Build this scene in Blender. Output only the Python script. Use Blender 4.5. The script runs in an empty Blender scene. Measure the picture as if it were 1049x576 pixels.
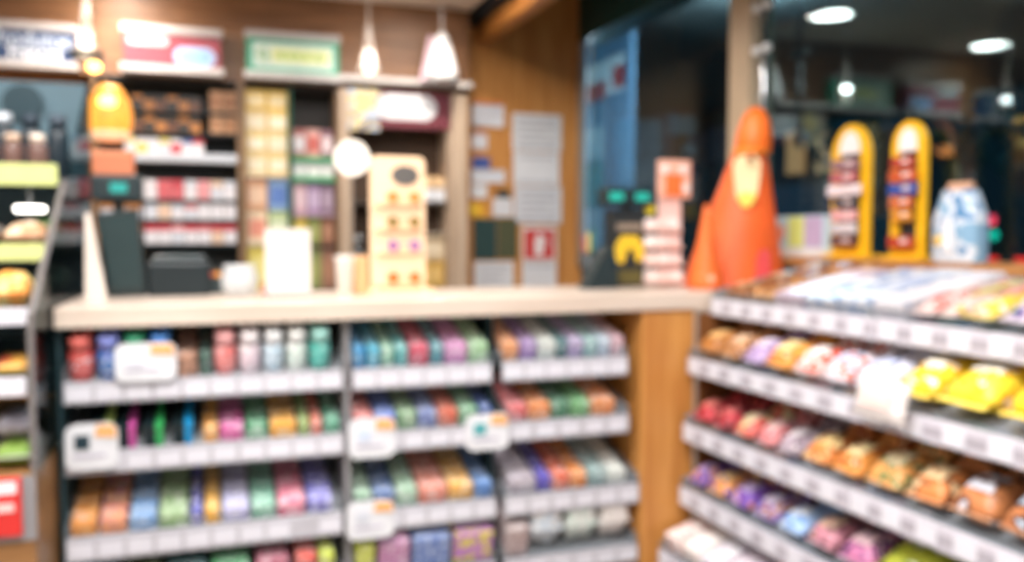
import bpy, bmesh, math, random
from mathutils import Vector, Matrix, Euler
random.seed(7)
S = bpy.context.scene
COL = S.collection
R = math.radians
F = 891.0; YAW = R(19); PITCH = math.atan(46/891.0); H = 1.2

# ---- sight lines of the survey camera met with real planes (world metres)
def ray(u, v):
    x = (u-524.5)/F; y = -(v-288)/F
    fw = math.cos(PITCH)+y*math.sin(PITCH); z = -math.sin(PITCH)+y*math.cos(PITCH)
    return x*math.cos(YAW)+fw*math.sin(YAW), -x*math.sin(YAW)+fw*math.cos(YAW), z
def ay(u, v, Y):
    d = ray(u, v); t = Y/d[1]; return Vector((d[0]*t, Y, H+d[2]*t))
def ax(u, v, X):
    d = ray(u, v); t = X/d[0]; return Vector((X, d[1]*t, H+d[2]*t))

# ---------------------------------------------------------------- materials
def lin(h):
    h = h.lstrip('#'); c = [int(h[i:i+2], 16)/255 for i in (0, 2, 4)]
    return tuple(x/12.92 if x <= .04045 else ((x+.055)/1.055)**2.4 for x in c)+(1,)
CACHE = {}
def base_nodes(name):
    m = bpy.data.materials.new(name); m.use_nodes = True
    nt = m.node_tree; b = nt.nodes['Principled BSDF']
    return m, nt, b
def mat(h, rough=.5, metal=0, var=.06, emit=0, spec=.5, alpha=1, scale=12, trans=0):
    k = (h, rough, metal, var, emit, spec, alpha, scale, trans)
    if k in CACHE: return CACHE[k]
    m, nt, b = base_nodes('surface_'+h.strip('#'))
    b.inputs['Roughness'].default_value = rough; b.inputs['Metallic'].default_value = metal
    b.inputs['Specular IOR Level'].default_value = spec
    b.inputs['Alpha'].default_value = alpha
    b.inputs['Transmission Weight'].default_value = trans
    c = lin(h)
    tc = nt.nodes.new('ShaderNodeTexCoord'); n = nt.nodes.new('ShaderNodeTexNoise'); n.inputs['Scale'].default_value = scale
    nt.links.new(tc.outputs['Object'], n.inputs['Vector'])
    r = nt.nodes.new('ShaderNodeValToRGB')
    r.color_ramp.elements[0].position = .3; r.color_ramp.elements[1].position = .7
    r.color_ramp.elements[0].color = tuple(x*(1-var) for x in c[:3])+(1,)
    r.color_ramp.elements[1].color = tuple(min(1, x*(1+var)) for x in c[:3])+(1,)
    nt.links.new(n.outputs['Fac'], r.inputs['Fac']); nt.links.new(r.outputs['Color'], b.inputs['Base Color'])
    if emit:
        b.inputs['Emission Color'].default_value = c; b.inputs['Emission Strength'].default_value = emit
    CACHE[k] = m; return m
def wood(h1, h2, rough=.45, axis=2, sc=6):
    k = ('wood', h1, h2, axis, rough, sc)
    if k in CACHE: return CACHE[k]
    m, nt, b = base_nodes('wood_grain'); b.inputs['Roughness'].default_value = rough
    tc = nt.nodes.new('ShaderNodeTexCoord'); mp = nt.nodes.new('ShaderNodeMapping')
    s = [sc*3]*3; s[axis] = sc*.25; mp.inputs['Scale'].default_value = s
    n = nt.nodes.new('ShaderNodeTexNoise'); n.inputs['Scale'].default_value = 2; n.inputs['Detail'].default_value = 6
    r = nt.nodes.new('ShaderNodeValToRGB'); r.color_ramp.elements[0].position = .35; r.color_ramp.elements[1].position = .68
    r.color_ramp.elements[0].color = lin(h1); r.color_ramp.elements[1].color = lin(h2)
    nt.links.new(tc.outputs['Object'], mp.inputs['Vector']); nt.links.new(mp.outputs[0], n.inputs['Vector'])
    nt.links.new(n.outputs['Fac'], r.inputs['Fac']); nt.links.new(r.outputs['Color'], b.inputs['Base Color'])
    CACHE[k] = m; return m
def printed(a, b2, c2, scale=34, rough=.38, share=(.53, .66)):
    """printed packaging: patches of ink in three colours"""
    k = ('print', a, b2, c2, scale, share)
    if k in CACHE: return CACHE[k]
    m, nt, b = base_nodes('printed_wrapper'); b.inputs['Roughness'].default_value = rough
    tc = nt.nodes.new('ShaderNodeTexCoord'); oi = nt.nodes.new('ShaderNodeObjectInfo')
    ml = nt.nodes.new('ShaderNodeMath'); ml.operation = 'MULTIPLY'; ml.inputs[1].default_value = 37
    ad = nt.nodes.new('ShaderNodeVectorMath'); ad.operation = 'ADD'
    nt.links.new(oi.outputs['Random'], ml.inputs[0]); nt.links.new(tc.outputs['Object'], ad.inputs[0]); nt.links.new(ml.outputs[0], ad.inputs[1])
    n = nt.nodes.new('ShaderNodeTexNoise'); n.inputs['Scale'].default_value = scale; n.inputs['Detail'].default_value = 1
    nt.links.new(ad.outputs[0], n.inputs['Vector'])
    r = nt.nodes.new('ShaderNodeValToRGB'); r.color_ramp.interpolation = 'CONSTANT'
    e = r.color_ramp.elements; e[0].position = 0; e[0].color = lin(a); e[1].position = share[0]; e[1].color = lin(b2)
    x = e.new(share[1]); x.color = lin(c2)
    nt.links.new(n.outputs['Fac'], r.inputs['Fac']); nt.links.new(r.outputs['Color'], b.inputs['Base Color'])
    CACHE[k] = m; return m
def glass_mat(tint='#dfeaea', refl=.36):
    k = ('glass', tint)
    if k in CACHE: return CACHE[k]
    m = bpy.data.materials.new('clear_glass'); m.use_nodes = True; nt = m.node_tree
    nt.nodes.clear(); out = nt.nodes.new('ShaderNodeOutputMaterial'); mx = nt.nodes.new('ShaderNodeMixShader')
    t = nt.nodes.new('ShaderNodeBsdfTransparent'); t.inputs[0].default_value = lin(tint)
    g = nt.nodes.new('ShaderNodeBsdfGlossy'); g.inputs['Roughness'].default_value = .02
    fr = nt.nodes.new('ShaderNodeFresnel'); fr.inputs[0].default_value = 1.45
    ml = nt.nodes.new('ShaderNodeMath'); ml.operation = 'MULTIPLY'; ml.inputs[1].default_value = refl; nt.links.new(fr.outputs[0], ml.inputs[0]); nt.links.new(ml.outputs[0], mx.inputs[0]); nt.links.new(t.outputs[0], mx.inputs[1]); nt.links.new(g.outputs[0], mx.inputs[2])
    nt.links.new(mx.outputs[0], out.inputs[0]); CACHE[k] = m; return m
GLASS = glass_mat()
ACRYL = glass_mat('#f4f6f8')
WHITE = mat('#e0dedc', .5); PAPER = mat('#e6e5e8', .7); BLACK = mat('#14262a', .45); CHROME = mat('#c9cccd', .22, 1)
DARK = mat('#1a3a41', .6); STEEL = mat('#9b9ea2', .35, .8); RAIL = mat('#b5b3ba', .4); LABEL = mat('#d8d7df', .6, var=.02)
OAK = wood('#b87838', '#d0944f'); OAKH = wood('#b87434', '#cc8a46', axis=0); TOP = wood('#cbb9a9', '#dacabb', axis=0, rough=.3)
BIRCH = wood('#b79f88', '#cbb59e'); GREYTRIM = mat('#8c8a8c', .5)

# ---------------------------------------------------------------- geometry
class G:
    def __init__(s): s.bm = bmesh.new()
    def _m(s, vs, M):
        bmesh.ops.transform(s.bm, matrix=M, verts=vs)
    def box(s, c, sz, bev=0, rot=(0, 0, 0), seg=2):
        r = bmesh.ops.create_cube(s.bm, size=1); vs = r['verts']
        bmesh.ops.scale(s.bm, vec=sz, verts=vs)
        if bev:
            es = list({e for v in vs for e in v.link_edges})
            q = bmesh.ops.bevel(s.bm, geom=es, offset=bev, segments=seg, affect='EDGES', profile=.6)
            vs = list({v for f in q['faces'] for v in f.verts} | {v for v in vs if v.is_valid})
        s._m(vs, Matrix.Translation(c) @ Euler(rot).to_matrix().to_4x4()); return s
    def span(s, a, b, bev=0):
        a, b = Vector(a), Vector(b)
        return s.box((a+b)/2, tuple(abs(x) for x in (b-a)), bev)
    def lathe(s, prof, c=(0, 0, 0), seg=20, rot=(0, 0, 0)):
        M = Matrix.Translation(c) @ Euler(rot).to_matrix().to_4x4(); rings = []
        for r, z in prof:
            if r < 1e-5: rings.append([s.bm.verts.new(M @ Vector((0, 0, z)))])
            else: rings.append([s.bm.verts.new(M @ Vector((r*math.cos(2*math.pi*i/seg), r*math.sin(2*math.pi*i/seg), z))) for i in range(seg)])
        for A, B in zip(rings, rings[1:]):
            for i in range(seg):
                j = (i+1) % seg
                if len(A) == 1 and len(B) == 1: continue
                if len(A) == 1: s.bm.faces.new((A[0], B[i], B[j]))
                elif len(B) == 1: s.bm.faces.new((A[i], A[j], B[0]))
                else: s.bm.faces.new((A[i], A[j], B[j], B[i]))
        return s
    def cyl(s, c, r, h, rot=(0, 0, 0), seg=20, r2=None, bev=.0):
        r2 = r if r2 is None else r2
        return s.lathe([(0, -h/2), (r-bev, -h/2), (r, -h/2+bev), (r2, h/2-bev), (r2-bev, h/2), (0, h/2)] if bev else [(0, -h/2), (r, -h/2), (r2, h/2), (0, h/2)], c, seg, rot)
    def prism(s, pts, th, c=(0, 0, 0), rot=(0, 0, 0)):
        """2D outline in x,z extruded along y from 0 to th"""
        M = Matrix.Translation(c) @ Euler(rot).to_matrix().to_4x4()
        a = [s.bm.verts.new(M @ Vector((x, 0, z))) for x, z in pts]; b = [s.bm.verts.new(M @ Vector((x, th, z))) for x, z in pts]
        s.bm.faces.new(a); s.bm.faces.new(b[::-1]); n = len(pts)
        for i in range(n): s.bm.faces.new((a[i], b[i], b[(i+1) % n], a[(i+1) % n]))
        return s
    def tube(s, pts, r, seg=10):
        pts = [Vector(p) for p in pts]
        for p, q in zip(pts, pts[1:]):
            d = q-p; M = Matrix.Translation((p+q)/2) @ d.to_track_quat('Z', 'Y').to_matrix().to_4x4(); v0 = len(s.bm.verts)
            s.lathe([(0, -d.length/2), (r, -d.length/2), (r, d.length/2), (0, d.length/2)], M.translation, seg, M.to_euler())
        return s
    def grid(s, f, nu, nv):
        V = [[s.bm.verts.new(f(i/nu, j/nv)) for j in range(nv+1)] for i in range(nu+1)]
        for i in range(nu):
            for j in range(nv): s.bm.faces.new((V[i][j], V[i+1][j], V[i+1][j+1], V[i][j+1]))
        return s
def done(g, name, smooth=False):
    bm = g.bm; bmesh.ops.remove_doubles(bm, verts=bm.verts, dist=1e-6); bmesh.ops.recalc_face_normals(bm, faces=bm.faces)
    me = bpy.data.meshes.new(name); bm.to_mesh(me); bm.free()
    if smooth:
        me.polygons.foreach_set('use_smooth', [True]*len(me.polygons))
    return me
def O(name, g, m, parent=None, loc=(0, 0, 0), rot=(0, 0, 0), smooth=False, label=None, cat=None, group=None, kind=None):
    me = g if isinstance(g, bpy.types.Mesh) else done(g, name, smooth)
    if not me.materials: me.materials.append(m)
    o = bpy.data.objects.new(name, me); COL.objects.link(o)
    if me.materials[0] != m:
        o.material_slots[0].link = 'OBJECT'; o.material_slots[0].material = m
    o.parent = parent; o.location = loc; o.rotation_euler = rot
    tag(o, label, cat, group, kind); return o
def tag(o, label=None, cat=None, group=None, kind=None):
    for k, v in (('label', label), ('category', cat), ('group', group), ('kind', kind)):
        if v: o[k] = v
def T(name, label, cat, loc=(0, 0, 0), rot=(0, 0, 0), group=None):
    o = bpy.data.objects.new(name, None); COL.objects.link(o); o.location = loc; o.rotation_euler = rot
    o.empty_display_size = .05; tag(o, label, cat, group); return o
def ST(name, g, m, **k): return O(name, g, m, kind='structure', **k)
def B(a, b, bev=0): return G().span(a, b, bev)
def text(s, size, m, parent, loc, rot=(math.pi/2, 0, 0), name='lettering', ext=.001, sx=1, label=None):
    c = bpy.data.curves.new('t', 'FONT'); c.body = s; c.size = size; c.extrude = ext; c.align_x = 'CENTER'; c.align_y = 'CENTER'; c.offset = size*.02
    t = bpy.data.objects.new('t', c); COL.objects.link(t)
    bpy.context.view_layer.update()
    me = bpy.data.meshes.new_from_object(t); bpy.data.objects.remove(t)
    me.materials.clear()
    o = O(name, me, m, parent, loc, rot, label=label); o.scale = (sx, 1, 1); return o
def pill(cx, cz, w, h, th, y, n=8):
    r = h/2; P = []
    for s, a0 in ((1, -90), (-1, 90)):
        for i in range(n+1):
            a = R(a0+180*i/n); P.append((cx+s*(w/2-r)+r*math.cos(a), cz+r*math.sin(a)))
    return G().prism(P, th, (0, y, 0))

# ---------------------------------------------------------------- the shell
ZC = 2.75; ZL = 2.262; WT = 1.052          # main ceiling, lowered ceiling, worktop
ST('floor', B((-3, -2.6, -.1), (1.95, 4.3, 0)), mat('#8b8178', .4, scale=3))
ST('ceiling', B((-3, -2.6, ZC), (1.95, 4.3, ZC+.1)), mat('#d8cfc4', .8))
ST('ceiling_lowered', B((-3, 3.05, ZL), (1.17, 4.2, ZC-.002)), mat('#d9c8b4', .8))
ST('wall_back', B((-3, 4.2, 0), (1.852, 4.26, ZC)), OAK)
ST('wall_left', B((-3.1, -2.6, 0), (-3, 4.3, ZC)), mat('#cfc8c0', .8))
ST('wall_front', B((-3, -2.7, 0), (1.95, -2.6, ZC)), mat('#cfc8c0', .8))
ST('wall_right', B((1.85, -2.6, 0), (1.95, 4.2, 1.04)), mat('#b9b2aa', .8))
ST('trim_1', B((1.81, -2.6, 2.2), (1.95, 4.2, ZC), .004), mat('#12423f', .5))            # shutter box over the window
ST('trim_2', B((1.82, 2.69, 1.04), (1.92, 2.82, 2.2), .004), mat('#c9b294', .5))          # cream mullion
ST('trim_3', B((1.802, 4.14, 1.04), (1.832, 4.198, 2.2), .006), mat('#a9a9a4', .35, .6))                         # steel post in the corner
ST('trim_4', B((1.255, .6, 2.155), (1.33, 4.199, 2.235), .003), OAKH)                     # hanging beam
ST('trim_5', B((1.205, .6, 2.237), (1.33, 4.199, ZC-.001)), mat('#10202a', .6))
ST('window_1', B((1.865, 2.822, 1.042), (1.873, 4.198, 2.198)), glass_mat('#c3d3d6'))
ST('window_2', B((1.865, -2.58, 1.042), (1.873, 2.688, 2.198)), glass_mat('#c3d3d6'))
ST('wall_fascia', B((-3, 4.0, 1.872), (1.16, 4.199, ZL-.001)), wood('#6e4a2e', '#8c6240', axis=0))

# silver rod with clamps whitened to stand in for its highlights, beside the mullion
t = T('display_rod', 'silver vertical rod with white highlight beads beside the cream window post', 'rod', (1.8, 2.573, 1.14))
O('rod', G().cyl((0, 0, .53), .009, 1.06), mat('#d5d8da', .2, 1), t, smooth=True)
O('foot', G().cyl((0, 0, .006), .022, .01), CHROME, t, smooth=True)
for z in (.845, .70):
    for dy in (.028, -.022):
        O('highlight_bead', G().lathe([(0, -.016), (.013, -.011), (.016, 0), (.013, .011), (0, .016)], (-.008, dy*1.2, z)), mat('#fbfbf8', .5), t, smooth=True)

# ---------------------------------------------------------------- counter
ct = T('service_counter', 'long shop counter with pale worktop and orange-brown wood end block', 'counter', (0, 2.0, 0))
O('worktop', B((-.313, -.002, 1.01-.002), (1.245, .4, WT), .004), TOP, ct)
O('worktop_return', B((1.247, .03, 1.01), (1.64, .4, WT), .004), TOP, ct)
O('end_panel', B((1.048, .006, .002), (1.2, .395, 1.006), .003), OAK, ct)
O('side_panel', B((-.313, .03, .002), (-.304, .395, 1.006)), DARK, ct)
O('divider', B((.284, .03, .05), (.298, .38, 1.004)), GREYTRIM, ct)
O('divider', B((.655, .08, .05), (.665, .38, 1.004)), DARK, ct)
O('back_panel', B((-.304, .383, .002), (1.046, .396, 1.006)), mat('#1c5058', .7), ct)
O('plinth', B((-.304, .05, .002), (1.046, .38, .08)), DARK, ct)

ORD = ['first', 'second', 'third', 'fourth', 'fifth', 'sixth', 'seventh', 'eighth', 'ninth', 'tenth', 'eleventh', 'twelfth', 'thirteenth', 'fourteenth']
def tray(x0, x1, y, ztop, zbot, lab, ang=17, depth=.27, lip=0, rot=0, lw=.05, name='shelf_tray', labs=True, rail=RAIL, lh=None):
    """shelf tray; local x along the front, y into the shelf; returns matrix and rotation of the sloping deck"""
    w = x1-x0; t = T(name, lab, 'shelf', (x0, y, ztop) if not rot else (x0, y, ztop), (0, 0, rot), group='shelf trays'); h = ztop-zbot
    pr = O('price_rail', G().box((w/2, -.004, -h/2), (w, .008, h), .002), rail, t)
    O('deck', G().box((w/2, depth/2, 0), (w, depth, .004)), mat('#8a8f93', .5), t, (0, .006, -.012), (R(ang), 0, 0))
    O('side_wall', G().box((.0015, depth/2, .016), (.003, depth, .03)), mat('#8d9196', .4), t, (0, .006, -.012), (R(ang), 0, 0))
    O('side_wall', G().box((w-.0015, depth/2, .016), (.003, depth, .03)), mat('#8d9196', .4), t, (0, .006, -.012), (R(ang), 0, 0))
    if lip: O('clear_lip', G().box((w/2, -.003, lip/2), (w, .003, lip)), ACRYL, t, label='clear plastic front lip')
    n = max(1, int(w/(lw+.006))); p = w/n
    for i in range(n):
        if labs and (w < .45 or random.random() < .93):
            lh2 = lh or h*.62
            O('price_label', G().box(((i+.5)*p, -.0092, -h*.55), (lw*(.97), .0012, lh2)), LABEL, pr)
    e = Euler((R(ang), 0, rot))
    M = t.matrix_basis.copy() if False else Matrix.Translation(t.location) @ Euler((0, 0, rot)).to_matrix().to_4x4() @ Matrix.Translation((0, .008, -.009)) @ Euler((R(ang), 0, 0)).to_matrix().to_4x4()
    return M, e

# ---------------------------------------------------------------- packs
MC = {}
def cached(k, f):
    if k not in MC: MC[k] = f()
    return MC[k]
def q(x): return round(x, 3)
def box_pack(name, M, e, x, y, w, d, h, m, band, label, cat, group):
    w, d, h = q(w), q(d), q(h)
    me = cached(('b', w, d, h), lambda: done(G().box((0, 0, h/2), (w, d, h), min(.004, h*.15)), 'pack_body'))
    o = O(name, me, m, None, M @ Vector((x, y, .001)), e, label=label, cat=cat, group=group)
    bd = cached(('bb', w, d, h), lambda: done(G().box((0, 0, h/2+.0004), (w*.9, d*.5, h+.0006), .001), 'wrapper_band'))
    O('wrapper_band', bd, band, o)
    return o
def slim_pack(name, M, e, x, y, w, d, h, m, band, label, cat, group):
    w, d, h = q(w), q(d), q(h)
    me = cached(('b', w, d, h), lambda: done(G().box((0, 0, h/2), (w, d, h), .003), 'pack_body'))
    o = O(name, me, m, None, M @ Vector((x, y, .001)), e, label=label, cat=cat, group=group)
    O('coloured_edge', cached(('se', w, d, h), lambda: done(G().box((w*.3, 0, h/2+.0006), (w*.36, d*1.02, h+.001), .001), 'edge')), band, o)
    return o
def tub(name, M, e, x, y, r, h, m, lidm, label, cat, group, wrap=None):
    r, h = q(r), q(h)
    me = cached(('t', r, h), lambda: done(G().lathe([(0, 0), (r*.86, 0), (r*.95, .004), (r, h*.3), (r*.98, h*.62), (r*.8, h*.7), (0, h*.7)], seg=18), 'tub', True))
    o = O(name, me, m, None, M @ Vector((x, y, .001)), e, label=label, cat=cat, group=group)
    wm = wrap or BAND[0]
    O('lid', cached(('tl', r, h), lambda: done(G().lathe([(0, h*.701), (r*.9, h*.701), (r*.9, h*.96), (r*.8, h), (0, h)], seg=18), 'lid', True)), lidm, o)
    O('label_wrap', cached(('tw', r, h), lambda: done(G().lathe([(r*1.0, h*.18), (r*1.012, h*.2), (r*1.012, h*.5), (r*.99, h*.55)], seg=18), 'wrap', True)), wm, o)
    return o
def bag_mesh(w, d, h, seed=0):
    rnd = random.Random(seed); ph = [rnd.uniform(0, 6) for _ in range(4)]
    def f(sgn):
        def g(u, v):
            x = (u-.5)*w; y = (v-.5)*d*.9
            e = max(0, (1-(2*u-1)**4))**.6*max(0, (1-(2*v-1)**2))**.5
            wr = .1*h*math.sin(9*u+ph[0]+3*v)*math.sin(11*v+ph[1])+.05*h*math.sin(26*v+ph[2]+5*u)
            return Vector((x*(1-.05*math.sin(math.pi*v)), y, h/2+sgn*(h/2*e+wr*e*.6)*(1 if sgn > 0 else .98)))
        return g
    g = G(); g.grid(f(1), 10, 12); g.grid(f(-1), 10, 12)
    return done(g, 'bag_body', True)
def bag(name, M, e, x, y, w, d, h, m, sealm, labm, label, cat, group, z=0, yaw=0):
    w, d, h = q(w), q(d), q(h); sd = random.randint(0, 2)
    me = cached(('p', w, d, h, sd), lambda: bag_mesh(w, d, h, sd))
    e2 = (e.to_matrix() @ Euler((0, 0, yaw)).to_matrix()).to_euler()
    o = O(name, me, m, None, M @ Vector((x, y, .001+z)), e2, label=label, cat=cat, group=group)
    def seal(s):
        g = G(); n = 12; P = []
        for i in range(n+1):
            P.append(((i/n-.5)*w, 0 if i % 2 else .0025))
        a = [g.bm.verts.new((px, s*(d*.445), h/2-.0008)) for px, _ in P]; b = [g.bm.verts.new((px, s*(d*.5-zz), h/2-.0008)) for px, zz in P]
        a2 = [g.bm.verts.new((px, s*(d*.445), h/2+.0008)) for px, _ in P]; b2 = [g.bm.verts.new((px, s*(d*.5-zz), h/2+.0008)) for px, zz in P]
        for i in range(n):
            g.bm.faces.new((a[i], a[i+1], b[i+1], b[i])); g.bm.faces.new((a2[i], a2[i+1], b2[i+1], b2[i])); g.bm.faces.new((b[i], b[i+1], b2[i+1], b2[i]))
        return done(g, 'end_seal')
    for s in (-1, 1): O('end_seal', cached(('ps', w, d, h, s), lambda: seal(s)), sealm, o)
    if labm:
        def lb():
            def f(u, v):
                U = .22+.56*u; V = .25+.5*v
                ee = max(0, (1-(2*U-1)**4))**.6*max(0, (1-(2*V-1)**2))**.5
                return Vector(((U-.5)*w, (V-.5)*d*.9, h/2+h/2*ee*1.06+.0012))
            return done(G().grid(f, 6, 6), 'front_label', True)
        O('front_label', cached(('pl', w, d, h), lb), labm, o)
    return o

BAND = [printed('#eeece8', '#d8d8dc', '#c9ccd6')]
def shade(h, k):
    h = h.lstrip('#'); c = [int(h[i:i+2], 16) for i in (0, 2, 4)]
    c = [int(max(0, min(255, x*k if k < 1 else x+(255-x)*(k-1)))) for x in c]; return '#%02x%02x%02x' % tuple(c)
FRB = ['front', 'second from front', 'third from front', 'rear']
def pale(h, k=.22):
    h = h.lstrip('#'); c = [int(h[i:i+2], 16) for i in (0, 2, 4)]
    return '#%02x%02x%02x' % tuple(int(x+(246-x)*k) if x < 246 else x for x in c)
def gum_row(M, e, xa, xb, hexc, cname, rowno, where, n=4, d=.052, h=.034, acc=None, kind='gum_pack', word='gum pack', y0=.012, pitch=None, third=None):
    hexc = pale(hexc, .13) if kind != 'slim_pack' else hexc; acc = acc or shade(hexc, 1.5); third = third or '#eceaea'; w = xb-xa-.003
    m = printed(hexc, shade(hexc, .9), acc, 60, share=(.5, .56)); bd = printed(shade(hexc, 1.3), hexc, third, 55)
    pitch = pitch or d+.004
    for k in range(n):
        pos = ('front' if k == 0 else 'rearmost' if k == n-1 else ORD[k])
        lab = f'{cname} {word}, {pos} in the {ORD[rowno]} row of {where}'
        cat = word.split()[-1]
        hh = h*random.uniform(.97, 1.03)
        if kind == 'slim_pack': slim_pack('gum_pack', M, e, (xa+xb)/2, y0+d/2+k*pitch, w, d, h, BLACK, mat(hexc, .4), lab, cat, f'{word}s under the counter')
        elif kind == 'gum_tub': tub('gum_tub', M, e, (xa+xb)/2, y0+w/2+k*(w+.004), w/2, h, m, mat(acc, .35), lab, cat, 'gum tubs under the counter', printed(pale(hexc, .25), hexc, '#e8e8ea', 70))
        elif kind == 'mint_bag': bag('mint_bag', M, e, (xa+xb)/2, y0+d/2+k*pitch, w, d, h, m, mat(shade(hexc, 1.2)), bd, lab, cat, 'mint bags under the counter')
        else: box_pack(kind, M, e, (xa+xb)/2, y0+d/2+k*pitch, w, d, h, m, bd, lab, cat, f'{word}s under the counter')

FY = 2.018
def xs(us, Y, v): return [ay(u, v, Y).x for u in us]
def rows(M, e, x0, Yv, spec, where, vv):
    """spec: (u0, u1, hex, colour name, opts)"""
    for i, s in enumerate(spec):
        u0, u1, hx, cn = s[:4]; o = s[4] if len(s) > 4 else {}
        a = ay(u0, vv, FY).x-x0; b = ay(u1, vv, FY).x-x0
        gum_row(M, e, a, b, hx, cn, i, where, **o)

# --- left bay
XL0, XL1 = -.30, .280
M, e = tray(XL0, XL1, FY, .893, .846, 'top shelf tray with white price rail in the wide left counter bay', depth=.27)
TB = dict(kind='gum_tub', word='gum tub', h=.096, n=2)
W = 'the top left tray'
rows(M, e, XL0, FY, [
    (68, 95, '#d8403c', 'red', dict(TB, acc='#e8746a')), (97, 124, '#2a62b8', 'blue', dict(TB, acc='#8a94dc')),
    (126, 150, '#2f7d5c', 'green', dict(TB, acc='#3c9a70')), (152, 176, '#3b6fb5', 'medium blue', dict(TB, acc='#4a86d0')),
    (180, 203, '#b98468', 'brown', dict(n=4, h=.05, acc='#3c4148')), (205, 217, '#3a5c50', 'dark green', dict(n=4, h=.05, acc='#7c8a88')),
    (219, 243, '#e8706c', 'salmon red', dict(TB, acc='#f0b0b0')), (245, 268, '#e3c9d6', 'pale pink', dict(TB, acc='#f4eef0')),
    (270, 292, '#b9d3e4', 'pale blue', dict(TB, acc='#f1f4f6')), (294, 316, '#d3e6dc', 'mint white', dict(TB, acc='#f2f4f1')),
    (318, 340, '#2bab9b', 'teal', dict(TB, acc='#a8dfd6'))], W, 385)
M, e = tray(XL0, XL1, FY, .744, .695, 'second shelf tray with white price rail in the wide left counter bay')
SL = dict(kind='slim_pack', word='slim gum pack', h=.05)
W = 'the second left tray'
rows(M, e, XL0, FY, [
    (90, 116, '#c7dc7c', 'black lime-edged', SL), (118, 140, '#d25aa6', 'black pink-edged', SL), (146, 168, '#3fb765', 'black green-edged', SL),
    (176, 198, '#1e9ad6', 'black blue-edged', SL), (208, 224, '#e89a3c', 'orange', {}), (225, 250, '#d65a9c', 'magenta', {}),
    (252, 275, '#4f9468', 'green', {}), (277, 305, '#eda33a', 'golden orange', {}), (307, 318, '#9fb968', 'lime', {}), (319, 331, '#e0664a', 'red orange', {}), (333, 349, '#5fa585', 'sea green', {})], W, 450)
M, e = tray(XL0, XL1-.006, 2.0, .566, .514, 'third shelf tray with white price rail in the wide left counter bay')
W = 'the third left tray'
FY3 = FY; 
rows(M, e, XL0, FY, [
    (72, 100, '#e88f3e', 'orange', dict(acc='#f2b97a')), (102, 131, '#e59468', 'peach orange', dict(acc='#d985a8')), (133, 161, '#6f9bd0', 'cornflower blue', {}),
    (163, 193, '#93b67c', 'light green', {}), (196, 208, '#5a5ab4', 'indigo', dict(acc='#e4e2f0')), (210, 226, '#f0ad40', 'amber', {}),
    (228, 256, '#b6b3dc', 'lavender', {}), (258, 283, '#6fae93', 'sage teal', {}), (285, 313, '#dc6c86', 'rose', {}), (315, 341, '#6a67bd', 'violet', {})], W, 545)
M, e = tray(XL0, XL1-.006, 2.0, .40, .352, 'lowest shelf tray in the wide left counter bay')
W = 'the lowest left tray'
C4 = dict(h=.075, n=3, d=.07, kind='candy_box', word='candy box')
rows(M, e, XL0, FY, [
    (80, 120, '#2c5f80', 'navy', C4), (124, 165, '#4a5a34', 'olive', C4), (170, 212, '#1f4c50', 'dark teal', C4), (216, 255, '#3f8f54', 'green', C4),
    (262, 296, '#a84a60', 'dark rose', C4), (302, 324, '#e05a50', 'coral red', C4), (326, 342, '#c9d848', 'lime yellow', C4)], W, 570)
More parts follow.
